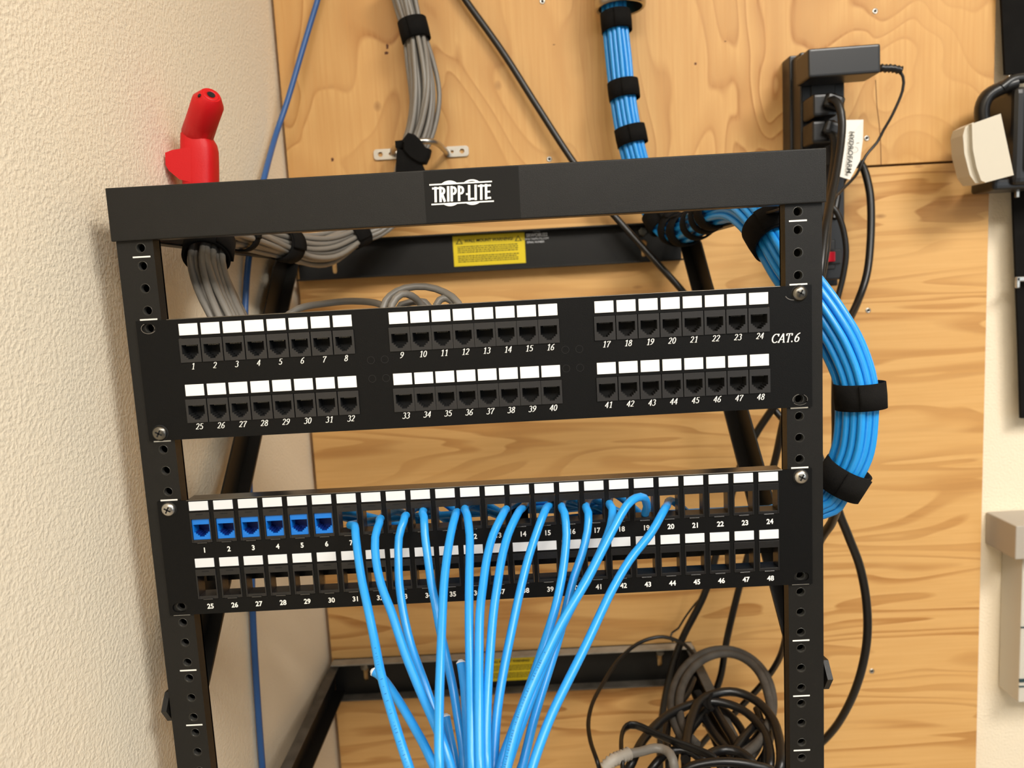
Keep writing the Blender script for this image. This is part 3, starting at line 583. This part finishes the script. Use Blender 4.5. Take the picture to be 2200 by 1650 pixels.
def lettering(b, pts, i0, i1, side):
    # jacket print: small dark dashes riding on the cable's viewer side
    b.use(M['darkblueink']); fr = frames(pts); cp = CP
    s = i0
    while s < min(i1, len(fr)-1):
        p, T, A, B = fr[int(s)]; q = fr[int(s)+1][0]; p = p.lerp(q, s-int(s)); V = (cp-p); V = (V-T*V.dot(T)).normalized(); S_ = T.cross(V)
        n = (V*math.cos(side)+S_*math.sin(side)).normalized(); t2 = T.cross(n); o = p+n*3.06; l = random.uniform(.2, .5); w = random.uniform(.35, .95)
        b.add([o-t2*w-T*l*.4, o+t2*w-T*l*.4, o+t2*w+T*l*.4, o-t2*w+T*l*.4], [[0, 1, 2, 3]]); s += random.uniform(1.1, 1.9)/6*(1 if random.random() > .14 else 2.4)
desc = ['leftmost front blue cable, out of the port above printed 7, with jacket print', 'blue cable out of port 8, crossing in front of its right neighbour', 'blue cable out of port 9, passing behind its left neighbour below the panel', 'blue cable out of port 10, slipping behind the straight cable to its right',
 'blue cable out of port 11, hanging straight in front at left of centre', 'blue cable through port 12, hanging nearly plumb in the middle', 'blue cable out of port 13, curving left then hanging plumb', 'blue cable out of port 14 with a line of dark jacket print', 'blue cable out of port 15, slanting down to the left without print',
 'blue cable out of port 16 with jacket print, crossed by the arched cable', 'blue cable out of port 17, passing behind the arched cable', 'blue cable out of port 18, bending down right beside the arched cable', 'blue cable arching up over port 19 then crossing down over the others', 'rightmost front blue cable, out of port 20 and slanting far down left']
prints = {0: (14, 90, .15), 7: (30, 90, .45), 9: (22, 90, -.2), 12: (22, 90, .4), 13: (45, 75, .5)}
order = list(range(NB)); 
for i in range(NB):
    base = bc[i]; tailP = [Vector(v) for v in base[:-1]]
    u = base[-1]-bfr[-1][0]
    if i < 14:
        fi = 13-i; f = F[fi]; st = at(*f[0]); y = 44+min(10, max(-12, u.y)); 
        way = []; x = 205
        vis = -209.5-(fi % 6)*2.3; y = 36+(fi % 4)*6.2+(fi//7)*2
        zline = lambda xx: (vis if 5 < xx < 112 else (-210.5 if fi == 0 else -231-(fi % 3)*3)) if xx <= 112 else (-222-(fi % 2)*3 if fi in (3, 7, 12) else -230-(fi % 4)*4)
        while x > st.x+30: way.append(Vector((x, y, zline(x)))); x -= 30
        way += [Vector((st.x+11, y*.6+4, st.z-5)), Vector(st)]
        fp_ = [Vector(at(*q)) for q in f[1:]]; e_ = fp_[-1]; mx = -12; fp_ += [Vector((e_.x*.8+mx*.2, e_.y-6, e_.z-110)), Vector((e_.x*.55+mx*.45, e_.y-2, e_.z-260)), Vector((e_.x*.55+mx*.45, e_.y+8, e_.z-430))]
        full = [tailP[k] for k in range(0, len(tailP), 3)][:-1]+way+fp_
        pts = [Vector(q) for q in spline([tuple(v) for v in full], 6)]
        k0 = min(range(len(pts)), key=lambda k: (pts[k]-fp_[0]).length); ex = None
        if fi in prints: a, c_, sd = prints[fi]; ex = (lambda b, P_, a=a, c_=c_, sd=sd, k0=k0: lettering(b, P_, k0+a, k0+c_, sd))
        one_cable(pts, 2.95, M['blue'], 'network_cable', desc[fi], 'cable', 'blue network cables through the lower panel', n=12, extra=ex)
    elif i < 20:
        j = i-14; xj = K0+j*KP; y = 46+u.y*.7; way = [Vector((x, y+16, -236+u.z*.25)) for x in range(200, int(xj)+40, -60)]+[Vector((xj+12, 30, -203)), Vector((xj, 13, -201))]
        full = [tailP[k] for k in range(0, len(tailP), 3)][:-1]+way; pts = [Vector(q) for q in spline([tuple(v) for v in full], 6)]
        one_cable(pts, 2.95, M['blue'], 'network_cable', 'blue network cable running behind the lower panel to the blue jacks', 'cable', 'blue network cables to the jacks', n=8)
    else:
        y = 44+u.y*.7; way = [Vector((x, y+20, -246+u.z*.25)) for x in range(200, -40, -60)]+[Vector((-80, 58, -250)), Vector((-100, 50, -256)), Vector((-90, -6, -320)), Vector((-60, -40, -420))][:1]
        full = [tailP[k] for k in range(0, len(tailP), 3)][:-1]+way; pts = [Vector(q) for q in spline([tuple(v) for v in full], 6)]
        one_cable(pts, 2.95, M['blue'], 'network_cable', 'spare blue network cable ending loose behind the lower panel', 'cable', 'spare blue network cables', n=8)
sb = lambda P, R, w, lab, **k: strap(bfr, bsp, near(bfr, P), R, w, lab, **k)
sb((1324, 48, 410), 18.4, 22, 'black strap on the blue bundle just below the conduit')
sb((1339, 195, 405), 18.4, 21, 'black strap on the blue bundle, middle of the three on the upper plywood')
sb((1353, 295, 401), 18.4, 21, 'black strap on the blue bundle just above the rack top bar')
sb((1422, 468, 388), 19.0, 22, 'black strap where the blue bundle bends over the wall bar end', thick=2.4)
sb((1470, 495, 340), 18.6, 22, 'black strap on the blue bundle at the start of the right side arm', thick=2)
sb((1448, 492, 362), 18.8, 14, 'narrow black strap beside the one at the wall bar end, on the blue bundle', thick=2)
sb((1520, 463, 256), 18.6, 14, 'narrow black strap second from the front on the right side arm bundle', thick=2)
sb((1502, 476, 288), 18.6, 16, 'black strap on the blue bundle halfway along the right side arm', thick=2)
sb((1537, 452, 228), 18.6, 22, 'black strap on the blue bundle at the front of the right side arm', thick=2)
sb((1655, 505, 98), 18.9, 25, 'wide ribbed black strap on the blue bundle left of the right rail', thick=2)
sb((1848, 850, 36), 18.6, 20, 'wide black strap round the blue bundle at its outermost bend right of the rack')
sb((1806, 1032, 42), 18.6, 22, 'black strap on the blue bundle where it turns back behind the right rail', thick=2)
p = at(1110, 1094, 45); b = MB(); vs = []
b.box(p.x-8, p.x+9, 28, 60, p.z-10, p.z+9, 3); tag(b.build('cable_strap', M['velcro']), 'small black strap behind the lower panel, seen through port 13', 'strap', 'hook-and-loop straps')
# loose cut ends turned up among the front cables
def cut_end(P, lab):
    P = [tuple(at(*q)) for q in P]; x, y, z = P[-1]; P += [(x*.8-2, y-5, z-110), (x*.55-6, y, z-260), (x*.55-6, y+8, z-420)]
    pts = [Vector(v) for v in spline(P, 5)]; b = MB(); b.use(M['blue']).tube(pts, 2.95, 12); b.use(M['coolwhite'])
    T = (pts[0]-pts[1]).normalized()
    b.lathe(pts[0]-T*.6, T, [(3.1, 0), (3.1, 1.0), (2.7, 1.3), (1.8, 1.25), (1.7, 2.4), (0.01, 2.5)], 14)
    tag(b.build('network_cable'), lab, 'cable', 'blue cables with cut ends')
cut_end([(803, 1443, -62), (822, 1457, -66), (853, 1500, -78), (891, 1564, -96), (926, 1632, -114), (965, 1740, -128)], 'blue cable whose cut end tucks behind the leftmost front cable')
cut_end([(931, 1524, -66), (938, 1560, -76), (950, 1605, -88), (965, 1660, -96), (975, 1740, -104)], 'blue cable with a shiny cut end left of centre near the bottom')
cut_end([(990, 1424, -70), (997, 1470, -80), (1002, 1540, -94), (1006, 1620, -108), (1010, 1740, -120)], 'blue cable with a slanted cut tip just left of the plumb middle cable')
cut_end([(958, 1540, -72), (966, 1580, -80), (978, 1640, -90), (990, 1740, -100)], 'short blue cable end in shadow behind the middle cables')
# ---- single cables on the wall
bl = [at(700, -60, 440), at(681, 5, 438), at(655, 90, 432), at(618, 215, 415), at(592, 292, 396)]+[at_wall(x, y, o) for x, y, o in [(568, 380, 14), (552, 450, 9), (538, 530, 6), (530, 600, 5), (526, 700, 4.5), (526, 830, 4.5), (532, 960, 4.5), (537, 1075, 4.5), (540, 1200, 4.5), (544, 1340, 4.5), (553, 1500, 4.5), (563, 1640, 4.5), (575, 1800, 4.5)]]
one_cable([Vector(q) for q in spline([tuple(v) for v in bl], 6)], 3.4, M['navy'], 'blue_cable', 'single dark blue cable slanting from the top then hanging beside the left wall', 'cable')
one_cable([(960, -60, 442), (1000, 0, 441), (1080, 112, 440), (1150, 222, 438), (1225, 338, 434), (1300, 440, 425), (1380, 530, 412), (1460, 618, 398), (1530, 705, 388), (1600, 795, 372), (1660, 875, 352), (1700, 925, 338), (1732, 1000, 330), (1736, 1150, 330), (1736, 1400, 340), (1736, 1640, 350), (1730, 1800, 360)], 4.2, M['cord'], 'coax_cable', 'black coax cable running diagonally across the plywood behind the rack', 'cable')
# ================================================================= POWER STRIP AND ADAPTER
ps0 = at(1720, 130, 398); ps1 = at(1812, 600, 398)
ps = tag(empty('power_strip', (ps0.x+ps1.x)/2, 425, ps1.z), 'tall black power strip fixed upright on the plywood at right of the rack', 'power strip')
xa, xb = ps0.x-.5, ps0.x+52; zT, zB = at(1720, 112, 398).z, ps1.z
b = MB(); b.box(xa, xb, 398, 446, zB, zT, 2.5); b.box(xa-3, xb+3, 425, 451.5, zB-8, zT+4, 2); b.build('housing', M['plastic'], ps)
for k in range(5): b = MB(); b.box(xa+12, xb-12, 396.8, 398.6, zT-70-k*62, zT-34-k*62, 1.5); b.build('outlet', M['jackblack'], ps)
c = at(1781, 552, 396); b = MB(); b.use(M['plastic']).box(c.x-12, c.x+14, 394, 399, c.z-9, c.z+9, 1.5); b.use(M['redsw']).box(c.x-5, c.x+6, 391, 396, c.z-6, c.z+6, 1.2); b.build('switch', None, ps)
# adapter
a0 = at(1737, 105, 352); a1 = at(1893, 92, 352); a2 = at(1735, 168, 352)
ad = tag(empty('power_adapter', (a0.x+a1.x)/2, 370, a2.z), 'black boxy power adapter plugged into the top of the power strip', 'power adapter')
b = MB(); b.box(a0.x, a1.x, 352, 392, a2.z+1, a0.z+1, 3, Matrix.Rotation(math.radians(-1.0), 3, 'Y')); b.box(a0.x+10, a0.x+40, 390, 398, a2.z+4, a0.z-4, 1); b.build('case', M['plastic'], ad)
b = MB(); pts = path([(1890, 146, 370), (1903, 147, 370), (1916, 147, 370), (1936, 151, 370)], 2); b.tube(pts, [5.0 if i % 2 else 3.6 for i in range(len(pts))], 10); b.build('strain_relief', M['cord'], ad)
b = MB(); b.tube(path([(1930, 150, 370), (1940, 165, 370), (1939, 195, 372), (1918, 245, 376), (1898, 280, 380), (1885, 305, 382), (1860, 335, 380), (1840, 375, 370), (1812, 405, 350), (1790, 430, 320), (1772, 475, 290), (1756, 540, 270), (1742, 640, 270), (1736, 850, 290), (1736, 1200, 310), (1730, 1700, 330)], 6), 1.7, 8); b.build('power_cord', M['cord'], ad)
# plugs
def plug(px, py, Y, lab, P, r=4.4):
    c = at(px, py, Y); e = tag(empty('power_cable', c.x, Y, c.z-12), lab, 'power cord', 'power cords in the strip')
    b = MB(); b.box(c.x-15, c.x+13, Y-8, 397, c.z-13, c.z+13, 4); b.box(c.x-4, c.x+18, Y-16, Y+6, c.z-7, c.z+10, 5, Matrix.Rotation(.35, 3, 'Y')); b.build('plug', M['cord'], e)
    b = MB(); b.tube(path(P, 7), r, 12); b.build('cord', M['cord'], e)
plug(1770, 228, 370, 'thick black power cord plugged in just below the adapter, arching past the paper tag', [(1775, 222, 362), (1790, 214, 352), (1803, 228, 345), (1809, 262, 340), (1806, 310, 330), (1797, 370, 312), (1785, 430, 290), (1772, 500, 262), (1760, 600, 240), (1738, 720, 248), (1689, 882, 300), (1664, 993, 345), (1630, 1110, 372), (1587, 1267, 388), (1562, 1372, 396), (1549, 1450, 402), (1532, 1500, 404), (1515, 1560, 404)])
plug(1768, 285, 372, 'second black power cord from the top of the strip, mostly behind the first', [(1775, 285, 366), (1790, 292, 356), (1794, 330, 345), (1786, 400, 325), (1778, 470, 300), (1770, 560, 272), (1735, 720, 290), (1690, 830, 325), (1657, 882, 345), (1622, 936, 362), (1588, 1010, 374), (1553, 1130, 384), (1517, 1267, 392), (1466, 1372, 398), (1440, 1450, 402), (1422, 1545, 404), (1418, 1640, 404), (1420, 1740, 404)], 4.6)
# paper tag
b = MB(); T = [at(1806, 258, 376), at(1855, 257, 380), at(1854, 300, 378), at(1848, 345, 372), at(1826, 386, 362), at(1800, 378, 358), at(1806, 320, 366)]
n = len(T); b.use(M['tag']).add([tuple(q) for q in T]+[(q.x, q.y+.5, q.z) for q in T], [list(range(n)), list(range(n, 2*n))]+[[i, (i+1) % n, n+(i+1) % n, n+i] for i in range(n)])
tg = b
e = tag(empty('paper_tag', T[2].x, 370, T[4].z), 'white paper tag with upside-down print hanging on the thick power cord', 'tag')
tg.build('tag_sheet', None, e)
b = MB(); vs, fs = font_mesh('HYDROFARM', .02, 0); L0 = at(1817, 372, 360.2); L1 = at(1824, 283, 373.6); D = (L1-L0); W_ = D.length; D.normalize(); wid = max(v[0] for v in vs)-min(v[0] for v in vs); s_ = W_/wid; Rg = Vector((1, 0, 0)); Rg = (Rg-D*Rg.dot(D)).normalized()
mid = (L0+L1)/2+Vector((0, -2.2, 0)); b.add([tuple(mid - D*(v[0]*s_) + Rg*(v[1]*s_*.9)) for v in vs], fs)
pen(b, arc(0, 0, 4, 3.2, 250, 450, 12), mid.x+7, mid.y-.4, mid.z+2, 1, .4, .25); pen(b, [(0, 0), (3.5, .6)], mid.x+9, mid.y-.8, mid.z+9, 1, .6, .6)
b.build('tag_print', M['blackink'], e)
# thick cord right, loop in front of strip
one_cable([(1790, 470, 395), (1805, 400, 405), (1830, 355, 415), (1850, 352, 418), (1864, 390, 415), (1871, 440, 410), (1870, 520, 402), (1862, 590, 392), (1842, 650, 375), (1815, 710, 330), (1799, 780, 260), (1796, 860, 220), (1797, 930, 210), (1795, 1010, 215), (1798, 1085, 225), (1822, 1150, 240), (1848, 1220, 255), (1862, 1300, 265), (1862, 1380, 272), (1845, 1460, 285), (1815, 1530, 310), (1775, 1585, 340), (1700, 1650, 370), (1640, 1720, 380), (1590, 1740, 380), (1560, 1700, 380)], 4.6, M['cord'], 'black_cable', 'thick black cord bowing out right of the rack past the blue bundle', 'power cord')
one_cable([(1782, 440, 380), (1797, 455, 378), (1811, 490, 376), (1818, 540, 374), (1812, 590, 374), (1800, 640, 374), (1785, 705, 370), (1750, 800, 360), (1738, 950, 350), (1736, 1200, 345), (1734, 1500, 345), (1728, 1800, 350)], 3.4, M['cord'], 'black_cable', 'black cord curving along the edge of the power strip by its red switch', 'power cord')
one_cable([(1735, 700, 250), (1738, 900, 190), (1770, 1010, 150), (1797, 1075, 160), (1788, 1120, 190), (1758, 1170, 225), (1738, 1260, 260), (1736, 1450, 290), (1736, 1640, 300), (1730, 1800, 310)], 4.5, M['cord'], 'black_cable', 'short black cord run leaving the blue bundle behind the right rail', 'power cord')
# ================================================================= TANGLE AT THE BOTTOM
c6 = lambda L_, Y: [(1200+q[0]/3.667, 1250+q[1]/3.667, (q[2] if len(q) > 2 else Y-max(0, min(1, (q[1]-420)/1000))*205)) for q in L_]
TG = 'black cords coiled at the bottom right'
def cord(L_, Y, r, lab, m='cord', flat=1):
    P = [tuple(at(*q)) for q in c6(L_, Y)]; cx_ = at(1555, 1600, 300).x
    for end in (0, -1):                     # runs that leave the frame at the bottom swing on below it
        if L_[end][1] >= 1440:
            x, y, z = P[end]; dx = (cx_-x)*.35; t = [(x+dx*.3, y, z-45), (x+dx, y+6, z-95), (cx_+(cx_-x)*.15, y+14, z-120)]
            P = t[::-1]+P if end == 0 else P+t
    one_cable([Vector(v) for v in spline(P, 6)], r*.95, M[m], 'black_cable', lab, 'cable', TG, flat=flat)
cord([(1190, 60), (1080, 170), (990, 290), (945, 365), (895, 400), (885, 440), (900, 470)], 405, 1.3, 'thinnest black wire, kinked beside the upper cord below the lower panel')
cord([(1080, 590), (1000, 500), (900, 450), (780, 435), (620, 490), (470, 620), (350, 800), (270, 950), (235, 1100), (250, 1250), (300, 1400), (350, 1550)], 395, 2.5, 'thin black cord making the wide arc left of the coil')
cord([(1740, -420, 150), (1765, -180, 120), (1790, 20, 130), (1812, 250, 200), (1780, 480, 280), (1720, 640, 320), (1600, 810, 345), (1450, 970, 360), (1300, 1120, 370), (1180, 1220, 378), (1090, 1330, 385)], 300, 4.0, 'black cord slanting across the coil from beside the right rail')
def loopP(cx, cy, rx, ry, a0, a1, tilt=0, n=16): 
    out = []
    for k in range(n+1):
        a = math.radians(a0+(a1-a0)*k/n); x = rx*math.cos(a); y = -ry*math.sin(a); out.append((cx+x*math.cos(tilt)-y*math.sin(tilt), cy+x*math.sin(tilt)+y*math.cos(tilt)))
    return out
cord(loopP(1290, 960, 400, 430, 240, -60, .1), 392, 5.2, 'dusty thick black cord forming the outer turn of the upper coil', 'dusty')
cord(loopP(1300, 960, 350, 395, 240, 20, .1)+loopP(1250, 1000, 420, 420, 0, -60, 0, 4), 384, 5.0, 'dusty black cord forming the inner turn of the upper coil', 'dusty')
cord([(520, 1600), (580, 1420), (680, 1230), (850, 1060), (1050, 965), (1250, 945), (1450, 1010), (1600, 1150), (1660, 1300), (1665, 1450), (1620, 1600)], 380, 5.0, 'black cord forming the left turn of the lower coil')
cord([(1000, 1400), (1020, 1180), (1100, 960), (1240, 880), (1400, 870), (1560, 940), (1690, 1090), (1745, 1280), (1750, 1450), (1700, 1600)], 374, 5.4, 'black cord forming the right turn of the lower coil')
cord([(1620, 800), (1660, 950), (1680, 1120), (1640, 1330), (1560, 1500)], 398, 4.6, 'black cord on the far right side of the upper coil')
cord([(1060, 760), (1010, 880), (890, 1040), (850, 1200), (870, 1400), (880, 1600)], 400, 4.6, 'black cord dropping down the left side of the coil')
cord([(1200, 960), (1120, 1060), (1030, 1180), (1000, 1320), (1020, 1600)], 396, 5.4, 'black cord hanging from the tie inside the coil, left one')
cord([(1140, 1060), (1220, 1190), (1330, 1320), (1440, 1420), (1560, 1600)], 398, 5.4, 'black cord running down right from the tie inside the coil')
cord([(1230, 1000), (1300, 1120), (1380, 1250), (1430, 1400), (1450, 1600)], 390, 5.0, 'black cord hanging from the tie inside the coil, right one')
cord([(1560, 1000), (1600, 1130), (1540, 1250), (1440, 1330), (1390, 1450)], 402, 4.4, 'black cord bending back inside the right of the coil')
cord([(1560, 1120), (1590, 1250), (1530, 1370), (1400, 1480), (1300, 1560)], 408, 4.0, 'dusty cord in the depth of the coil at right', 'dusty')
cord([(530, 1600), (500, 1400), (495, 1230), (530, 1145), (610, 1130), (760, 1195), (900, 1255), (1080, 1320), (1220, 1385), (1290, 1500)], 352, 5.2, 'flat black ribbon-like cord bent over in front of the coil', 'cord', .45)
cord([(960, 1600), (1000, 1480), (1150, 1430), (1350, 1420), (1550, 1450), (1700, 1520)], 350, 4.6, 'glossy black cord across the very bottom of the coil')
cord([(1060, 570, 404), (1100, 680, 402), (1150, 800, 396), (1190, 930, 388), (1240, 1040, 386)], 400, 4.4, 'dusty cord sloping from the wall bar end down to the tie', 'dusty')
cord([(1300, 1600), (1390, 1330), (1500, 1180), (1600, 1100), (1650, 1180), (1640, 1350), (1600, 1600)], 388, 4.8, 'black cord arching up at the lower right of the coil, behind the right turn')
cord([(900, 1600), (930, 1300), (1010, 1100), (1130, 1000), (1290, 1010), (1420, 1130), (1500, 1330), (1520, 1600)], 404, 4.6, 'black cord making the innermost turn of the lower coil')
cord([(1050, 1600), (1120, 1420), (1260, 1330), (1420, 1340), (1540, 1440), (1600, 1600)], 372, 5.0, 'black cord humped low in the middle of the coil')
cord([(700, 1600), (760, 1440), (900, 1330), (1060, 1350), (1180, 1500)], 366, 4.4, 'black cord looping low left of the coil, beside the grey cable')
# tie
b = MB(); b.tube(path(c6([(1090, 860), (1150, 950), (1200, 1000)], 372), 3), 4.5, 8, True, .4); b.tube(path(c6([(1200, 880), (1180, 960), (1210, 1010)], 370), 3), 3, 8, True, .5); tag(b.build('cable_tie', M['velcro']), 'black tie cinching the coiled cords together', 'cable tie')
# grey connector
e0 = at(*c6([(450, 1400)], 356)[0]); gcn = tag(empty('serial_cable', e0.x, e0.y, e0.z-10), 'light grey cable with ribbed strain relief at the bottom of the coil', 'cable')
pts = path(c6([(360, 1470), (420, 1410), (490, 1380), (560, 1350)], 350), 1.7); b = MB(); b.tube(pts, [6.6 if i % 2 else 5.0 for i in range(len(pts))], 12); b.build('strain_relief', M['boxgrey'], gcn)
b = MB(); b.tube(path(c6([(540, 1355), (640, 1340), (760, 1310), (850, 1330), (900, 1400), (925, 1560)], 350), 5), 4.6, 10); b.build('cord', M['grey'], gcn)
# ================================================================= RED PLASTIC OBJECT ON LEFT SIDE ARM
YR = 150; q0 = at(430, 392, YR); rd = tag(empty('plastic_handle', q0.x, YR, 44), 'bright red plastic tilted spout-like handle standing behind the left end of the rack top bar', 'handle')
g = lambda px, py, Y=YR: Vector(at(px, py, Y))
def ring_loft(b, secs, n=20):
    vs = []; fs = []
    for c, A, B in secs:
        for k in range(n): a = 2*math.pi*k/n; vs.append(c+A*math.cos(a)+B*math.sin(a))
    for i in range(len(secs)-1):
        for k in range(n): fs.append([i*n+k, i*n+(k+1) % n, (i+1)*n+(k+1) % n, (i+1)*n+k])
    b.add(vs, fs, True); b.add(vs[:n], [list(range(n))]); b.add(vs[-n:], [list(range(n))])
b = MB(); ax = (g(457, 200, YR-30)-g(425, 290, YR)).normalized(); side = Vector((0, 1, 0)); A = ax.cross(side).normalized(); B = ax.cross(A).normalized()
r = 13.2; s0 = g(424, 290); s1 = g(447, 222, YR-22)
ring_loft(b, [(g(428, 322)-Vector((0, 0, 2)), Vector((14.5, 0, 0)), Vector((0, 14, 0))), (s0, (A*r*1.02), B*r*1.05), (s0.lerp(s1, .5), A*r, B*r), (s1, A*r, B*r), (s1+ax*8.5, A*8.6, B*8.6), (s1+ax*9.4, A*7.8, B*7.8)])
b.build('spout', M['red'], rd)
tip = s1+ax*9.5; b = MB(); b.lathe(tip, ax, [(6.6, 0), (6.0, .5), (3.4, .3), (3.2, -3)], 18); b.build('nozzle_rim', M['red'], rd)
b = MB(); b.lathe(tip, ax, [(3.3, .5), (0.01, .45)], 14); hp = s1+ax*4-A*0-Vector((0, 0, 0)); b.lathe(s1+ax*5.2+(Vector((-.55, -.8, .1)).normalized())*9.6, Vector((-.5, -.8, .5)), [(1.7, 0), (1.6, .6), (0.01, .6)], 12); b.build('openings', M['dark'], rd)
def sec(xl, xr, py, d):
    l, r_ = g(xl, py), g(xr, py); return ((l+r_)/2, Vector(((r_.x-l.x)/2, 0, 0)), Vector((0, d, 0)))
b = MB(); S2 = [sec(393, 450, 288, 12), sec(393, 455, 300, 13), sec(393, 462, 312, 13.5), sec(393, 465, 326, 14), sec(395, 466, 360, 14), sec(398, 466, 396, 14), sec(402, 466, 404, 14), sec(404, 466, 440, 13), (Vector((q0.x, YR, 44.2)), Vector((12, 0, 0)), Vector((0, 12, 0)))]
vs = []; n = 24
for c_, A_, B_ in S2:
    for k in range(n):
        t = 2*math.pi*k/n; cc_, ss_ = math.cos(t), math.sin(t); e_ = .62; vs.append(c_+A_*math.copysign(abs(cc_)**e_, cc_)+B_*math.copysign(abs(ss_)**e_, ss_))
b.add(vs, [[i*n+k, i*n+(k+1) % n, (i+1)*n+(k+1) % n, (i+1)*n+k] for i in range(len(S2)-1) for k in range(n)], True); b.add(vs[:n], [list(range(n))]); b.add(vs[-n:], [list(range(n))])
b.build('body', M['red'], rd)
b = MB(); O = [g(370, 334), g(385, 328), g(425, 322), g(425, 396), g(400, 390), g(378, 372), g(371, 360)]; n = len(O)
b.add([(q.x, YR-14, q.z) for q in O]+[(q.x, YR+10, q.z) for q in O], [list(range(n)), list(range(n, 2*n))]+[[i, (i+1) % n, n+(i+1) % n, n+i] for i in range(n)]); b.build('side_fin', M['red'], rd)
# ================================================================= RIGHT EDGE THINGS
YW = 440
sl0 = at(2152, 0, YW); e = tag(empty('strap_harness', sl0.x+30, YW, at(2190, 740, YW).z), 'black webbing strap with steel buckles hanging on the wall at the right edge', 'strap')
b = MB(); za, zb_ = at(2150, -80, YW).z, at(2172, 175, YW).z
def band(b, P, w, t, Y): 
    for (x, z), (x2, z2) in zip(P[:-1], P[1:]):
        v = [(x, Y, z), (x+w, Y, z), (x+w, Y+t, z), (x, Y+t, z), (x2, Y, z2), (x2+w, Y, z2), (x2+w, Y+t, z2), (x2, Y+t, z2)]; b.add(v, [[0, 1, 2, 3], [4, 5, 6, 7], [0, 1, 5, 4], [1, 2, 6, 5], [2, 3, 7, 6], [3, 0, 4, 7]])
pp = lambda x, y, Y=YW: (at(x, y, Y).x, at(x, y, Y).z)
band(b, [pp(2148, -80), pp(2160, 160)], 52, 4, YW); b.build('webbing', M['velcro'], e); b = MB(); band(b, [pp(2180, 400), pp(2188, 600), pp(2194, 760), pp(2198, 900)], 40, 4, YW+4); b.build('webbing', M['velcro'], e)
for (x, y) in ((2168, 168), (2185, 405), (2186, 600)):
    c = at(x, y, YW-6); b = MB(); b.box(c.x-2, c.x+30, YW-8, YW-5, c.z-3, c.z+3, 1.2); b.box(c.x-2, c.x+2.5, YW-8, YW-4, c.z-11, c.z+3, 1); b.build('buckle', M['steel'], e)
YD = 395; c = at(2185, 290, YD)
e = tag(empty('wall_tool_holder', c.x+20, YD, at(2190, 410, YD).z), 'black moulded holder with loop handle at the upper right edge', 'holder')
b = MB(); x0, z0 = pp(2166, 400, YD); x1, z1 = pp(2166, 190, YD); b.box(x0, x0+75, YD-10, 448, z0, z1, 8); b.box(x0+12, x0+75, YD-18, YD, z0+14, z1-8, 6); x2, z2 = pp(2105, 405, YD); b.box(pp(2110, 380, YD)[0]+12, x0+40, YD-2, 440, z0-4, z0+10, 5); b.build('body', M['plastic'], e)
b = MB(); b.tube(path([(2180, 180, 400), (2150, 190, 402), (2122, 206, 404), (2110, 232, 406), (2112, 265, 408), (2122, 300, 410)], 4), 11, 14, True, .75); b.tube(path([(2200, 168, 396), (2175, 172, 396), (2150, 190, 396)], 4), 6, 10); b.build('loop_handle', M['plastic'], e)
e = tag(empty('cream_plastic_cap', at(2120, 320, 372).x, 380, at(2120, 390, 372).z), 'cream plastic curved block leaning against the black holder at right', 'plastic block')
b = MB(); Y = 368; O = [pp(2088, 266, Y), pp(2150, 244, Y), pp(2178, 376, Y), pp(2118, 392, Y), pp(2108, 388, Y), pp(2098, 360, Y), pp(2090, 320, Y)]
n = len(O); b.add([(x, Y, z) for x, z in O]+[(x, Y+30, z) for x, z in O], [list(range(n)), list(range(n, 2*n))]+[[i, (i+1) % n, n+(i+1) % n, n+i] for i in range(n)]); b.build('front_pad', M['cream'], e)
b = MB(); O = [pp(2076, 272, Y+4), pp(2094, 262, Y+4), pp(2096, 320, Y+4), pp(2104, 360, Y+4), pp(2120, 392, Y+4), pp(2098, 393, Y+4), pp(2086, 376, Y+4), pp(2074, 330, Y+4), pp(2071, 290, Y+4)]
n = len(O); b.add([(x, Y+6, z) for x, z in O]+[(x, Y+32, z) for x, z in O], [list(range(n)), list(range(n, 2*n))]+[[i, (i+1) % n, n+(i+1) % n, n+i] for i in range(n)]); b.build('curved_back', M['cream'], e)
# grey wall cabinet at lower right
x0, z1 = pp(2178, 1128, 410); x1 = x0+260; zc = pp(2178, 1200, 410)[1]; xb0, zb0 = pp(2192, 1200, 430); zbb = pp(2192, 1505, 430)[1]
e = tag(empty('wall_box', x0+60, 430, zbb), 'grey and white wall box with dark bands at the lower right edge', 'wall box')
b = MB(); b.box(x0, x1, 405, 469, zc, z1, 2); b.build('cover', M['boxgrey'], e)
b = MB(); b.box(xb0, x1, 425, 469, zbb, zc+2, 2); b.build('body', M['boxwhite'], e)
for y_, t_ in ((1348, 2), (1462, 5), (1475, 2)): z = pp(2192, y_, 425)[1]; b = MB(); b.box(xb0+.2, x1, 424.2, 426, z-t_/2, z+t_/2); b.build('band', M['teal'], e)
